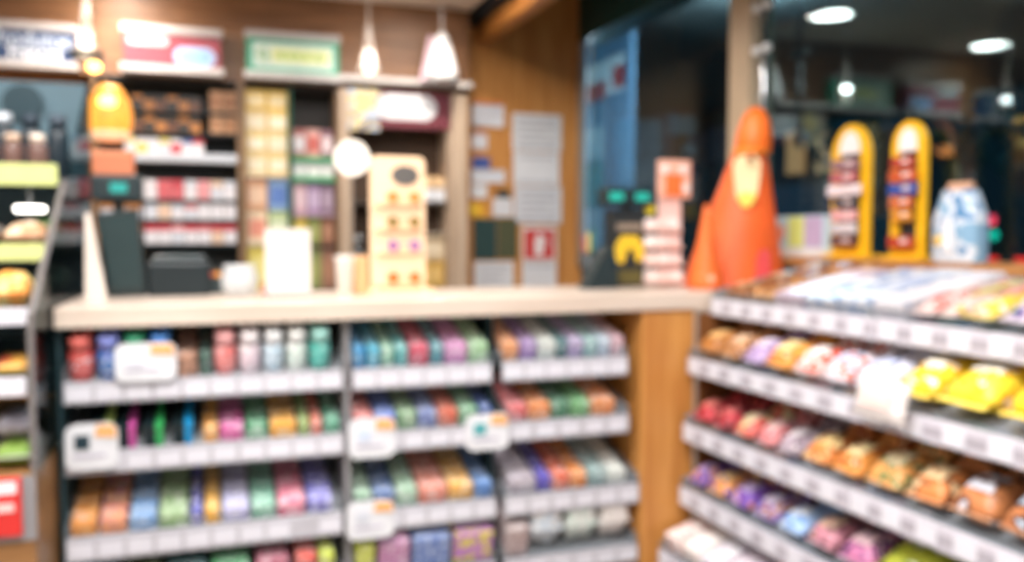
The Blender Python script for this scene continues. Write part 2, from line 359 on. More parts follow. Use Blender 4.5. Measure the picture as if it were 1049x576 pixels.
# --- middle and right bays
mid = [
 (.892, .842, 350, 503, 506, 642, 'top', 375, dict(h=.05),
  [(352, 366, '#2f8ac8', 'bright blue'), (368, 382, '#4fb0d0', 'cyan'), (384, 397, '#8cc8a8', 'pale green'), (399, 413, '#5fb4b4', 'teal'), (415, 436, '#d8566c', 'crimson pink'),
   (438, 452, '#5a9aa8', 'grey teal'), (454, 478, '#d78cc4', 'orchid'), (480, 501, '#9fcf9a', 'spring green')],
  [(510, 528, '#f0a06a', 'apricot'), (530, 547, '#a07fc0', 'lilac'), (549, 568, '#d5ded6', 'off-white'), (570, 580, '#3d7076', 'dark teal'),
   (582, 597, '#b6a6d2', 'pale lilac'), (599, 612, '#8fc2c0', 'pale teal'), (614, 626, '#c4d8ea', 'icy blue'), (628, 640, '#ddb0bc', 'blush')]),
 (.740, .692, 350, 517, 520, 643, 'second', 440, dict(h=.042),
  [(352, 376, '#d66a64', 'brick red'), (378, 402, '#5f7cd0', 'blue'), (404, 426, '#86ad80', 'sage green'), (428, 450, '#7383b8', 'slate blue'), (452, 474, '#d9674e', 'red orange'),
   (476, 497, '#7fb58a', 'leaf green'), (499, 514, '#31509c', 'navy')],
  [(521, 541, '#e26a6c', 'coral'), (543, 565, '#ef8a4a', 'orange'), (567, 585, '#47805e', 'dark green'), (587, 606, '#5fa860', 'green'), (608, 632, '#ea8a4a', 'orange red')]),
 (.556, .505, 350, 512, 516, 658, 'third', 505, dict(h=.04),
  [(352, 373, '#9cc2a4', 'pale sage'), (375, 399, '#5a79b4', 'steel blue'), (401, 425, '#9ec6a6', 'mint green'), (427, 459, '#ec8a74', 'salmon'), (461, 489, '#f4b254', 'golden yellow'), (491, 511, '#5b88cc', 'azure')],
  [(528, 556, '#b2a6b4', 'greige'), (558, 572, '#5a4ebc', 'indigo'), (574, 590, '#ea6444', 'vermilion'), (592, 608, '#f28a3c', 'bright orange'), (610, 628, '#8fb0b0', 'grey teal'), (630, 648, '#d9e2dc', 'white green')]),
 (.395, .35, 350, 512, 516, 652, 'lowest', 560, dict(h=.085, n=3, d=.07, kind='candy_box', word='candy box'),
  [(352, 374, '#cbd447', 'lime yellow'), (378, 413, '#c47fae', 'mauve'), (416, 458, '#6680c0', 'slate blue'), (461, 505, '#c07cc0', 'orchid')],
  [(520, 544, '#b39a98', 'dusty mauve'), (546, 580, '#c5d2de', 'pale blue-white'), (582, 615, '#cfe0d6', 'minty white'), (617, 648, '#e3dcd8', 'cream white')])]
for zt, zb, a, b, c, d, nm, vv, opt, ra, rb in mid:
    for (u0, u1, rr, side) in ((a, b, ra, 'middle'), (c, d, rb, 'right')):
        yy = FY
        xa, xb = ay(u0, vv, yy).x, ay(u1, vv, yy).x
        xa = max(xa, .302 if side == 'middle' else .668); xb = min(xb, 1.044 if side == 'right' else .652)
        M, e = tray(xa, xb, yy, zt, zb, f'{nm} shelf tray with a price rail in the {side} counter bay', lip=.02 if nm == 'top' else .012)
        sp = []
        for r in rr:
            o = dict(opt)
            if nm == 'lowest' and side == 'right' and r[3] != 'dusty mauve': o = dict(h=.14, n=2, d=.12, kind='mint_bag', word='mint bag', acc='#ece8e4')
            if nm == 'lowest' and r[3] == 'orchid': o['acc'] = '#eae04a'
            sp.append((r[0], r[1], r[2], r[3], o))
        # keep the rows between the side walls
        tot = [(ay(s[0], vv, yy).x, ay(s[1], vv, yy).x) for s in sp]
        lo, hi = tot[0][0], tot[-1][1]; k = min(1, (xb-xa-.008)/(hi-lo)); off = max(0, xa+.004-lo) if k == 1 else 0
        for i, (s, (p0, p1)) in enumerate(zip(sp, tot)):
            q0 = xa+.004+(p0-lo)*k+max(0, lo-xa-.004)*(k == 1)*.5; q1 = q0+(p1-p0)*k
            gum_row(M, e, q0-xa, q1-xa, s[2], s[3], i, f'the {nm} {side} tray', **s[4])

# little white promotion tags clipped to the rails
def promo(u0, v0, u1, v1, Y, lab, eye=None, org=True):
    a = ay(u0, v0, Y); b = ay(u1, v1, Y); w = b.x-a.x; h = a.z-b.z
    t = T('shelf_talker', lab, 'tag', (a.x, Y, b.z), group='white tags clipped to the counter rails')
    rr = h*.22; PP = []
    for cx_, cz_, a0 in ((w-rr, h-rr, 0), (rr, h-rr, 90), (rr, rr, 180), (w-rr, rr, 270)):
        for i in range(5): A = R(a0+22.5*i); PP.append((cx_+rr*math.cos(A), cz_+rr*math.sin(A)))
    O('card', G().prism(PP, .004, (0, -.002, 0)), mat('#dddee2', .5), t)
    O('clip', G().box((w/2, .0045, h*.35), (w*.2, .004, h*.2)), STEEL, t)
    if org: O('orange_corner', G().prism([(w*.56, h*.72), (w*.97, h*.68), (w*.94, h*.94), (w*.6, h*.97)], .002, (0, -.0045, 0)), mat('#f0b070', .5), t, label='orange printed corner')
    if eye:
        O('printed_picture', G().prism([(w*.18, h*.45), (w*.46, h*.45), (w*.46, h*.76), (w*.18, h*.76)], .002, (0, -.0045, 0)), mat(eye, .5), t)
    O('printed_line', G().box((w*.45, -.003, h*.3), (w*.6, .0015, h*.06)), mat('#b9b4c4', .6), t)
YP = 1.995
promo(66, 436, 122, 479, 1.999, 'white tag with dark picture at the left end of the second rail', '#16323e')
promo(357, 430, 405, 467, 1.999, 'white tag with orange corner on the second rail, middle bay', '#c8d4e8')
promo(477, 426, 521, 459, 1.999, 'white tag with teal picture on the second rail, above orange packs', '#4fa2a6')
promo(355, 516, 404, 549, 1.999, 'white tag with orange corner on the third rail, middle bay', '#c9cdd6')
promo(117, 353, 181, 389, 1.999, 'wide white tag with a dark dot standing on the top left rail', '#dfe2ee')

# ---------------------------------------------------------------- sweet shelving on the right
gd = T('sweet_shelving', 'low wooden shelving unit along the window holding five tiers of sweets', 'shelving', (1.16, 2.0, 0))
O('side_panel', B((.045, -.012, .002), (.48, -.002, 1.0)), wood('#6d4322', '#80512b'), gd)
O('back_panel', B((.485, -1.4, .002), (.5, -.002, 1.108)), mat('#2a3a40', .7), gd)
O('base_plinth', B((.06, -1.4, .002), (.48, -.015, .1)), DARK, gd)
O('top_ledge', B((.48, -1.4, 1.112), (.684, .68, 1.136), .003), wood('#a8703c', '#bd8550', axis=1), gd)
O('ledge_upstand', B((.478, -1.4, 1.075), (.484, -.004, 1.111)), mat('#9a9496', .5), gd)

GP = 'sweets on the window shelving'
YEND = .70
def rtier(X, zt, zb, nm, vv, spec, joint, ang=18, hgt=.03, yfar=1.985):
    def seg(y0, y1, side):
        return tray(0, y0-y1, 0, 0, zb-zt, 'x', ang=ang, depth=.36, rot=-math.pi/2, lw=.05)
    out = []
    for (ya, yb, side) in ((yfar, joint+.002, 'far'), (joint-.002, YEND, 'near')):
        w = ya-yb
        t = T('shelf_tray', f'{nm} shelf tray of the window shelving, {side} half, with price rail', 'shelf', (X, ya, zt), (0, 0, -math.pi/2), group='shelf trays')
        h = zt-zb; dp = min(.40, 1.62-X)
        pr = O('price_rail', G().box((w/2, -.004, -h/2), (w, .008, h), .002), mat('#c9c5ce', .4), t)
        O('rail_slot', G().box((w/2, -.0086, -h*.5), (w-.01, .0012, h*.4)), mat('#aaa5ae', .5), pr)
        O('deck', G().box((w/2, dp/2, 0), (w, dp, .004)), mat('#8d9296', .5), t, (0, .006, -.012), (R(ang), 0, 0))
        if ya == yfar: O('side_wall', G().box((.0015, dp/2, .016), (.003, dp, .03)), mat('#8d9196', .4), t, (0, .006, -.012), (R(ang), 0, 0))
        O('front_lip', G().box((w/2, -.002, .009), (w, .003, .018)), ACRYL, t, label='clear plastic front lip')
        n = int(w/.082); p = w/n
        for i in range(n):
            O('price_label', G().box(((i+.4)*p, -.0098, -h*.5), (.046, .0012, h*.78)), LABEL, pr)
    M = Matrix.Translation((X, yfar, zt)) @ Euler((0, 0, -math.pi/2)).to_matrix().to_4x4() @ Matrix.Translation((0, .008, -.009)) @ Euler((R(ang), 0, 0)).to_matrix().to_4x4()
    e = Euler((R(ang), 0, -math.pi/2))
    for i, s in enumerate(spec):
        u0, u1, kind, c1, c2, c3, cname, L, th, n, stack = s[:11]
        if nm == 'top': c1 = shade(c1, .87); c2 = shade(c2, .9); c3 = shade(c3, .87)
        if 'bag' in kind: th = th*1.25
        if 'bag' in kind and n == 2: n = 3; L = L*.74
        y0 = yfar-ax(u0, vv(u0), X).y; y1 = yfar-ax(u1, vv(u1), X).y
        y0 = max(y0, .006); w = y1-y0-.004
        word = kind.replace('_', ' ')
        for k in range(n):
            for st in range(stack):
                pos = 'front' if k == 0 else 'rearmost' if k == n-1 else ORD[k]
                extra = '' if stack == 1 else (' upper' if st == stack-1 else ' lower')
                if n == 1: pos = 'single'
                lab = f'{cname} {word},{extra} {pos}, {ORD[i]} from the counter on the {nm} window tier'
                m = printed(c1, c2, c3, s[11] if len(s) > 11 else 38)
                yy = .012+L/2+k*(L+.003); yw = random.uniform(-.05, .05) if st or 'bag' in kind else 0
                ww = w*(.96 if yw == 0 else .93)
                if kind in ('wafer_carton', 'mint_carton', 'flat_pack'):
                    box_pack(kind, M @ Matrix.Translation((0, 0, st*(th+.002))), e, (y0+y1)/2, yy, ww, L, th, m, printed(c2, c1, '#f2f1f2', 30), lab, kind.split('_')[-1], GP)
                else:
                    bag(kind, M, e, (y0+y1)/2, yy, ww, L, th, m, mat(shade(c1, 1.25), .3), printed(c3, shade(c3, .9), c2, 40), lab, kind.split('_')[-1], GP, z=st*(th+.003), yaw=yw)

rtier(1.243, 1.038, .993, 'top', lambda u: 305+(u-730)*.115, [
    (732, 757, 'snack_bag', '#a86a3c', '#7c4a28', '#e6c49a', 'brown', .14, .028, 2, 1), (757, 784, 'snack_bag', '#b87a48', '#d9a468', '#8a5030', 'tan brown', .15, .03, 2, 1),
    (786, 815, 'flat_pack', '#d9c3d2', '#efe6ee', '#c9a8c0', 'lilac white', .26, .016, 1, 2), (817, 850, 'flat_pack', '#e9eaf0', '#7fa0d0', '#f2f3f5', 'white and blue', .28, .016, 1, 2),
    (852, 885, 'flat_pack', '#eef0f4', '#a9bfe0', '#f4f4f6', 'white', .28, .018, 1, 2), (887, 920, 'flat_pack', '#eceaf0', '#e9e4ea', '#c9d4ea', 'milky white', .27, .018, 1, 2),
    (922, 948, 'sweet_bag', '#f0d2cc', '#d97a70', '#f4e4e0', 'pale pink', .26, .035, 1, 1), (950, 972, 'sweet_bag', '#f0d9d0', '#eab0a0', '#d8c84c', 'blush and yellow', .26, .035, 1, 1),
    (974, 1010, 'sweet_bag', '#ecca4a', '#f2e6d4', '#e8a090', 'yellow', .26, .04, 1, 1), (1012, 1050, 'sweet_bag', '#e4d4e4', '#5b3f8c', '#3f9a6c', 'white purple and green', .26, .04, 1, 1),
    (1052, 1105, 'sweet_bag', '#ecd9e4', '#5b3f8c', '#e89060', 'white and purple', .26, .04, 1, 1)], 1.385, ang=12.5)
rtier(1.176, .885, .842, 'second', lambda u: 368+(u-705)*.25, [
    (706, 729, 'pastry_bag', '#b8793f', '#8a5228', '#e8b878', 'brown', .15, .045, 2, 1), (731, 752, 'pastry_bag', '#c08a5c', '#7b4a34', '#e4c0a0', 'light brown', .15, .045, 2, 1),
    (754, 775, 'pastry_bag', '#b9a2cc', '#8c6c9c', '#e3d6ea', 'lilac', .15, .045, 2, 1), (777, 803, 'pastry_bag', '#e8a04a', '#c86030', '#f4dc9c', 'orange and yellow', .15, .05, 2, 1),
    (805, 832, 'pastry_bag', '#ecd4d0', '#d8563c', '#f2ece8', 'white and red', .15, .05, 2, 1), (834, 864, 'pastry_bag', '#e6dce4', '#dc6a48', '#c4cce4', 'pale lilac and red', .15, .05, 2, 1),
    (866, 905, 'pastry_bag', '#cfd2e6', '#e9e6ee', '#b4bcd8', 'pale blue', .15, .05, 2, 1), (907, 950, 'crisp_bag', '#f0cc38', '#e8b020', '#f2ead8', 'yellow', .2, .055, 1, 1),
    (952, 1010, 'crisp_bag', '#f2d23a', '#e6ac1c', '#f4eee0', 'bright yellow', .24, .06, 1, 1), (1012, 1075, 'crisp_bag', '#eec62c', '#dca018', '#f0e8dc', 'deep yellow', .24, .06, 1, 1),
    (1077, 1140, 'crisp_bag', '#7a4c38', '#503028', '#d0a890', 'brown', .24, .055, 1, 1)], 1.25)
rtier(1.163, .712, .667, 'third', lambda u: 430+(u-700)*.4, [
    (701, 720, 'chocolate_bag', '#cc3f48', '#8c2430', '#ec8a80', 'red', .14, .04, 2, 1), (722, 742, 'chocolate_bag', '#b83a44', '#5c2028', '#e07a78', 'dark red', .14, .04, 2, 1),
    (744, 764, 'chocolate_bag', '#dc6a60', '#d8dca0', '#f0d8b8', 'salmon and cream', .14, .04, 2, 1), (766, 787, 'chocolate_bag', '#d98a8c', '#8c4858', '#ecc4c0', 'dusty pink', .14, .04, 2, 1),
    (789, 812, 'chocolate_bag', '#b4a4b0', '#6c5a68', '#e2d8dc', 'grey lilac', .14, .04, 2, 1), (814, 842, 'biscuit_bag', '#dc8a48', '#a45028', '#f6d898', 'orange', .15, .045, 2, 1),
    (844, 876, 'biscuit_bag', '#ea9c4c', '#b45a2c', '#f8e0a8', 'golden orange', .15, .045, 2, 1), (878, 916, 'biscuit_bag', '#e4a25c', '#6e8a58', '#f6e4b8', 'tan and green', .15, .05, 2, 1),
    (918, 960, 'biscuit_bag', '#d98a50', '#7c4a30', '#f0d0a0', 'toasted brown', .15, .05, 2, 1), (962, 1012, 'croissant_bag', '#bd7a4c', '#603c30', '#e0e0ea', 'brown and white', .16, .055, 2, 1),
    (1014, 1070, 'croissant_bag', '#b87448', '#4c3430', '#c4d4e6', 'chestnut brown', .16, .055, 2, 1), (1072, 1140, 'croissant_bag', '#a86840', '#4c3430', '#dcdce6', 'dark chestnut', .16, .055, 2, 1)], 1.36)
rtier(1.155, .545, .499, 'fourth', lambda u: 500+(u-697)*.46, [
    (699, 716, 'wafer_bag', '#6c4fa4', '#e0965c', '#c2a6dc', 'purple', .13, .04, 2, 1), (718, 738, 'wafer_bag', '#e09a58', '#6848a0', '#f2ce94', 'orange and purple', .13, .04, 2, 1),
    (740, 762, 'wafer_bag', '#7850ac', '#d88a5c', '#c8b4e4', 'violet', .13, .04, 2, 1), (764, 788, 'wafer_bag', '#8c7cc4', '#a06848', '#dcd4f0', 'lavender', .13, .04, 2, 1),
    (790, 816, 'wafer_bag', '#a9c8f0', '#4a8cd0', '#e4ecfa', 'light blue', .13, .04, 2, 1), (818, 848, 'wafer_bag', '#c88a98', '#68384c', '#ecc8b0', 'rosy brown', .14, .045, 2, 1),
    (850, 884, 'wafer_bag', '#c87ca4', '#583468', '#f0ccd4', 'pink and purple', .14, .045, 2, 1), (886, 950, 'crisp_bag', '#b7bd3e', '#8f9c30', '#dce4c8', 'lime green', .24, .06, 1, 1),
    (952, 1030, 'crisp_bag', '#a9a838', '#7f8828', '#e8e4c0', 'olive yellow', .24, .06, 1, 1)], 1.36)
rtier(1.095, .385, .34, 'lowest', lambda u: 555+(u-672)*.5, [
    (676, 692, 'mint_carton', '#e4c4c0', '#f4ece8', '#d8a8a0', 'pinkish white', .1, .05, 3, 1), (694, 711, 'mint_carton', '#ecdcd4', '#f2f0ee', '#d8b4a8', 'cream', .1, .05, 3, 1),
    (713, 731, 'mint_carton', '#d8d0dc', '#f0eef2', '#b49cac', 'pale grey', .1, .05, 3, 1), (733, 753, 'mint_carton', '#c9b9c6', '#ece6ec', '#8c7484', 'mauve grey', .1, .05, 3, 1),
    (755, 780, 'mint_carton', '#cc6a68', '#ece4e2', '#8c3434', 'dull red', .1, .05, 3, 1)], 1.4)
# crumpled white bag hanging over the second rail
a = ax(880, 388, 1.15); b = ax(934, 432, 1.15)
Mx = Matrix.Translation((1.148, (a.y+b.y)/2, b.z-.004)) @ Euler((R(78), 0, -math.pi/2)).to_matrix().to_4x4()
bag('white_bag', Mx, Euler((R(78), 0, -math.pi/2)), 0, (a.z-b.z)/2+.002, abs(a.y-b.y), a.z-b.z+.02, .022, mat('#dfd7d4', .5, var=.12), mat('#f4eeec'), mat('#f2ccc4', .5), 'white bag with pink print hanging over the second window rail below yellow bags', 'bag', None)

# ---------------------------------------------------------------- things on the window ledge
LZ = 1.137
a = ax(776, 222, 1.70); b = ax(846, 262, 1.70)
t = T('sweet_carton', 'pastel blue and yellow carton lying on the ledge left of yellow stands', 'box', (1.70, b.y, LZ))
w = a.y-b.y
O('body', B((0, 0, 0), (.06, w, .125), .003), mat('#bcd9e4', .5), t)
O('coloured_panel', B((-.0015, w*.30, .03), (.0005, w*.52, .122)), mat('#d3dc7c', .5), t)
O('coloured_panel', B((-.0015, w*.05, .03), (.0005, w*.29, .122)), mat('#b9a4c4', .5), t)
O('printed_picture', G().prism([(w*.6, .05), (w*.9, .05), (w*.94, .095), (w*.56, .095)], .0015, (-.0005, 0, 0), (0, 0, math.pi/2)), mat('#ea9a80', .5), t, label='orange bowl picture')
O('white_edge', B((-.002, .002, .002), (.001, w-.002, .026)), WHITE, t)

def arch_stand(u0, u1, vt, label, cols, right):
    a = ax(u0, 264, 1.72); b = ax(u1, 264, 1.72); w = a.y-b.y; h = ax((u0+u1)/2, vt, 1.72).z-LZ
    t = T('arched_stand', label, 'display stand', (1.72, (a.y+b.y)/2, LZ), (0, 0, -math.pi/2), group='yellow arched stands on the ledge')
    # local x to the viewer's right, y away
    W2 = w/2*.93
    def arch(hw, top, z0, n=14):
        P = [(-hw, z0)]
        for i in range(n+1):
            A = math.pi-math.pi*i/n; P.append((hw*math.cos(A), top-hw*1.15+hw*1.15*math.sin(A)))
        P.append((hw, z0)); return P
    yel = mat('#f2b91e', .35)
    g = G(); out = arch(W2, h, .012); inn = arch(W2*.55, h*.93, .035)
    n = len(out)
    vo = [[g.bm.verts.new((x, yy, z)) for x, z in out] for yy in (0, .012)]; vi = [[g.bm.verts.new((x, yy, z)) for x, z in inn] for yy in (0, .012)]
    for i in range(n):
        j = (i+1) % n
        g.bm.faces.new((vo[0][i], vo[0][j], vi[0][j], vi[0][i])); g.bm.faces.new((vo[1][i], vo[1][j], vi[1][j], vi[1][i]))
        g.bm.faces.new((vo[0][i], vo[0][j], vo[1][j], vo[1][i])); g.bm.faces.new((vi[0][i], vi[0][j], vi[1][j], vi[1][i]))
    O('frame', g, yel, t)
    O('back_board', G().prism(inn, .003, (0, .0125, 0)), mat('#33363c', .6), t)
    O('base', B((-w/2, -.025, 0), (w/2, .045, .012), .004), yel, t)
    O('header_card', G().prism([(x*.9, z) for x, z in arch(W2*.6, h*.95, h*.78)], .002, (0, -.003, 0)), mat('#efe6e4', .5), t, label='white header card')
    hk = T_hooks = None
    for i, (c, ww) in enumerate(cols):
        z = h*.70-i*h*.095
        if c is None: continue
        O('hook', G().tube([(0, .012, z+.013), (0, -.03, z+.013)], .0015, 6), STEEL, t)
        o = O('key_ring', G().box((0, 0, 0), (w*ww*1.25, .008, h*.088 if h*.088 < .03 else .03), .003), mat(c, .4), None, t.location+Vector((-.018, random.uniform(-.003, .003), z)), (0, 0, -math.pi/2),
              label=f'{["topmost", "second", "third", "fourth", "fifth", "sixth", "lowest"][i]} {CN[c]} trinket hanging on the {right} yellow arched stand', cat='trinket', group='trinkets on the yellow stands')
        O('tag', G().box((w*ww*.2, -.0048, .003), (w*ww*.35, .001, .01)), mat('#ecd8d4', .4), o)
CN = {'#8d6a74': 'mauve', '#b3636a': 'dull red', '#e9dde2': 'white', '#4a4a52': 'charcoal', '#e0a8ac': 'pink', '#c9c9d0': 'grey', '#6c4a48': 'dark brown',
      '#a83c2c': 'brick red', '#c0542c': 'rust', '#2c4c9c': 'blue', '#c86a3c': 'copper', '#d08a2c': 'ochre', '#b04028': 'scarlet brown'}
arch_stand(849, 890, 128, 'yellow arched stand with pale trinkets on the window ledge, left one', [('#8d6a74', .5), ('#b3636a', .52), ('#e9dde2', .66), ('#4a4a52', .45), ('#e0a8ac', .5), ('#c9c9d0', .52), ('#6c4a48', .48)], 'left')
arch_stand(910, 947, 124, 'narrow yellow arched stand with brown and blue trinkets, right one', [('#a83c2c', .5), ('#c0542c', .6), ('#2c4c9c', .62), ('#c86a3c', .5), ('#d08a2c', .45), (None, 0), ('#b04028', .56)], 'right')
# blue patterned gift bag
a = ax(960, 264, 1.73); b = ax(1007, 264, 1.73); w = a.y-b.y; h = .175
t = T('patterned_bag', 'blue and white patterned gift bag at the right end of the ledge', 'bag', (1.73, (a.y+b.y)/2, LZ), (0, 0, -math.pi/2))
def fb(u, v):
    A = 2*math.pi*u; s = math.sin(math.pi*min(1, .18+v*.8))**.6 if v < 1 else .3
    r = (1-.35*max(0, v-.6)/.4); sq = lambda x: math.copysign(abs(x)**.6, x)
    return Vector((w/2*r*sq(math.cos(A)), .035*r*sq(math.sin(A)), h*v))
g = G().grid(fb, 28, 10)
O('body', g, printed('#86aecb', '#cfd8e2', '#4f86b4', 24, share=(.46, .6)), t, smooth=True)
O('yellow_patch', G().lathe([(0, -.004), (.012, -.003), (.014, 0), (0, .003)], (-w*.22, -.037, h*.3), rot=(R(90), 0, 0)), mat('#e9c04a', .5), t)
O('folded_top', G().box((0, 0, h+.008), (w*.5, .02, .022), .006), mat('#d8a888', .5), t)
O('white_motif', G().prism([(-.02, .03), (.012, .025), (.02, .07), (.006, .11), (-.008, .105), (-.016, .07)], .003, (0, -.0395, .0)), mat('#eef0f4', .5), t)

# ---------------------------------------------------------------- right end of the counter
def yy_(u, Y=2.25): return ay(u, 250, Y).x
t = T('paper_gnome', 'tall orange paper gnome with pale beard beside the window post', 'decoration', (1.475, 2.25, WT), (0, 0, R(-30)))
def cone(u, v):
    A = 2*math.pi*u; r = .1*(1-v)**.9+.045; zz = .40*v
    k = 1+.05*math.cos(4*A)*(1-v)
    return Vector((r*math.cos(A)*k+.045*v, r*.62*math.sin(A)*k, zz))
O('robe', G().grid(cone, 28, 12), mat('#ea6426', .5, var=.1), t, smooth=True)
O('hat', G().lathe([(.0, 0), (.05, 0), (.054, .02), (.05, .06), (.04, .1), (.022, .128), (0, .137)], (.052, 0, .395), 22, (0, R(5), 0)), mat('#f2701c', .45, var=.1), t, smooth=True)
O('hat_brim', G().lathe([(.046, -.008), (.055, -.004), (.055, .008), (.046, .012)], (.048, 0, .395), 22), mat('#ee8a2c', .5), t, smooth=True)
O('beard', G().prism([(-.04, .165), (-.036, .11), (-.03, .06), (-.014, .035), (.008, .035), (.026, .06), (.034, .11), (.038, .165), (.02, .185), (-.02, .185)], .02, (.035, -.062, .2), (R(-4), 0, 0)), mat('#efd9a8', .7, var=.1), t)
O('beard_tip', G().prism([(-.028, .062), (-.014, .033), (.008, .033), (.025, .062), (.02, .075), (-.02, .075)], .004, (.035, -.068, .2), (R(-4), 0, 0)), mat('#e8d860', .7), t)
O('nose', G().lathe([(0, -.01), (.008, -.006), (.011, 0), (.008, .006), (0, .01)], (.04, -.068, .375)), mat('#b0583c', .5), t, smooth=True)
O('red_fold', G().prism([(.02, .003), (.105, .003), (.1, .11), (.075, .11)], .006, (0, -.082, 0), (R(-8), 0, 0)), mat('#c93030', .5), t, label='darker red fold of the robe')
t = T('paper_cone', 'smaller plain orange paper cone standing before the tall gnome', 'decoration', (1.315, 2.14, WT))
O('cone', G().lathe([(0, 0), (.05, 0), (.046, .02), (.012, .2), (.006, .235), (0, .237)], (0, 0, 0), 24), mat('#f0702a', .5), t, smooth=True)
O('printed_mark', G().box((-.01, -.0455, .03), (.016, .002, .018), rot=(R(-9), 0, 0)), mat('#f6c8a8', .5), t)

# pink tiered candy display
t = T('tiered_candy_display', 'pink four-tier candy display with orange-faced header card', 'display stand', (1.27, 2.28, WT))
O('pole', B((-.022, .01, 0), (.05, .022, .262)), mat('#efc9c0', .5), t)
for i in range(4):
    tr = O('tier', B((-.085, -.045+i*.006, .012+i*.05), (.035, .03, .020+i*.05), .003), mat('#f4d0c4', .5), t)
    for k in range(3):
        O('candy_box', B((-.082+k*.038, -.04+i*.006, .021+i*.05), (-.048+k*.038, .02, .048+i*.05), .003), mat(['#f6e2dc', '#f2d4cc', '#f8ebe6'][(i+k) % 3], .5), None, t.location, label=f'{["left", "middle", "right"][k]} pale pink box on {["lowest", "second", "third", "top"][i]} tier of the pink candy display', cat='box', group='pale boxes on the pink display')
O('header_card', B((-.03, .0, .26), (.078, .012, .372), .004), mat('#f0b49c', .5), t)
O('orange_square', B((-.008, -.003, .268), (.046, 0, .33)), mat('#f07434', .5), t)
for dx, dz in ((-.012, .345), (.05, .345), (.058, .29)):
    O('white_disc', G().cyl((dx, -.002, dz), .012, .003, (R(90), 0, 0)), mat('#f6f0ec', .5), t)
O('yellow_disc', G().cyl((-.06, -.002, .205), .016, .006, (R(90), 0, 0)), mat('#f0dc2c', .4), None, (1.27, 2.28, WT+.022), label='small yellow round sweet above the pink display tiers', cat='sweet')
# black box with teal display
t = T('customer_display', 'black card box with yellow print under twin teal readouts', 'display', (1.145, 2.27, WT))
O('box_body', B((-.06, 0, 0), (.05, .05, .225), .003), mat('#1c2224', .5), t)
O('yellow_print', G().prism([(-.05, .07), (-.05, .12), (-.03, .15), (.02, .15), (.04, .12), (.04, .085), (.02, .07), (.008, .11), (-.01, .11), (-.022, .07)], .002, (0, -.0022, 0)), mat('#e8bf2c', .5), t)
O('printed_lines', B((-.045, -.002, .165), (.035, -.0003, .185)), mat('#8c7c6c', .5), t)
O('olive_print', B((-.045, -.002, .01), (.035, -.0003, .05)), mat('#5d5428', .5), t)
rh = O('readout_housing', B((-.085, -.012, .235), (.065, .05, .288), .008), BLACK, t)
for dx in (-.052, .03):
    O('readout', B((dx-.022, -.0145, .25), (dx+.022, -.0118, .272), .001), mat('#1fa090', .4, emit=.35), rh, label='lit teal readout')
O('neck', B((-.02, .01, .225), (.01, .03, .236)), BLACK, t)
# card terminal
t = T('card_terminal', 'black slanted card terminal left of the yellow-printed box', 'terminal', (1.03, 2.22, WT))
O('body', G().prism([(-.048, 0), (.05, 0), (.05, .07), (.036, .115), (.022, .118)], .06), BLACK, t)
O('screen', G().prism([(.028, .05), (.046, .05), (.046, .08), (.036, .1)], .002, (0, -.0025, 0)), mat('#223036', .2), t)
t = T('pen_cup', 'dark cup of coloured markers at the foot of the corner post', 'cup', (1.045, 2.34, WT))
O('cup', G().lathe([(0, 0), (.022, 0), (.026, .1), (.023, .1), (.02, .006), (0, .006)]), mat('#2c3438', .5), t, smooth=True)
for i, (c, dx) in enumerate((('#c84a34', -.01), ('#d8c04c', .0), ('#3c7a64', .01))):
    O('marker', G().tube([(dx*.5, 0, .008), (dx*1.5, .004, .15+.008*i)], .0045), mat(c, .4), None, t.location, label=f'{["red", "yellow", "green"][i]} marker standing in the dark cup by the corner post', cat='marker', group='markers in the cup')

# ---------------------------------------------------------------- middle of the counter
t = T('sunglasses_rack', 'peach-coloured sunglasses rack with oval mirror on the counter', 'rack', (.45, 2.2, WT))
PE = mat('#f8d3ae', .5, var=.02)
P = []
for cx_, cz_, a0 in ((.052, .333, 0), (-.052, .333, 90)):
    for i in range(6): A = R(a0+18*i); P.append((cx_+.018*math.cos(A), cz_+.018*math.sin(A)))
O('front_panel', G().prism([(-.07, 0), (.07, 0)]+P, .02), PE, t)
O('base', B((-.078, -.035, 0), (.09, .05, .012), .004), PE, t)
O('mirror', G().prism([(.018+.036*math.cos(R(a)), .303+.026*math.sin(R(a))) for a in range(0, 360, 15)], .002, (0, -.0025, 0)), mat('#a9a6a4', .15, .9), t)
mp = t
for i, (c, nm, z) in enumerate((('#d8853c', 'amber', .235), ('#8c7038', 'olive', .172), ('#a06a98', 'violet', .112), ('#e86a28', 'orange', .03))):
    s = T('sunglasses', f'{nm}-lensed sunglasses, {["top", "second", "third", "lowest"][i]} pair on the peach rack', 'sunglasses', (.462, 2.193, WT+z), group='sunglasses on the rack')
    for sx in (-1, 1):
        O('lens', G().lathe([(0, -.0015), (.0135, -.0015), (.0135, .0015), (0, .0015)], (sx*.028, -.006, .012), 20, (R(90), 0, 0)), mat(c, .2), s, smooth=False)
        O('rim', G().lathe([(.0135, -.0018), (.0155, -.0018), (.0155, .0018), (.0135, .0018), (.0135, -.0018)], (sx*.028, -.006, .012), 20, (R(90), 0, 0)), mat(shade(c, 1.4), .4), s)
        O('temple', G().tube([(sx*.0425, -.005, .016), (sx*.0425, .0065, .016)], .0015, 6), mat(shade(c, .8), .4), s)
    O('bridge', G().tube([(-.014, -.006, .016), (.014, -.006, .016)], .0016, 6), mat(shade(c, .8), .4), s)
    O('ledge', B((-.06, -.012, z-.008), (.06, -.0005, z-.005)), PE, mp)
t = T('sign_holder', 'upright white price card in a clear holder on the counter', 'sign', (.172, 2.16, WT))
O('card', B((-.053, 0, .006), (.053, .003, .165)), mat('#d9d0cb', .6), t)
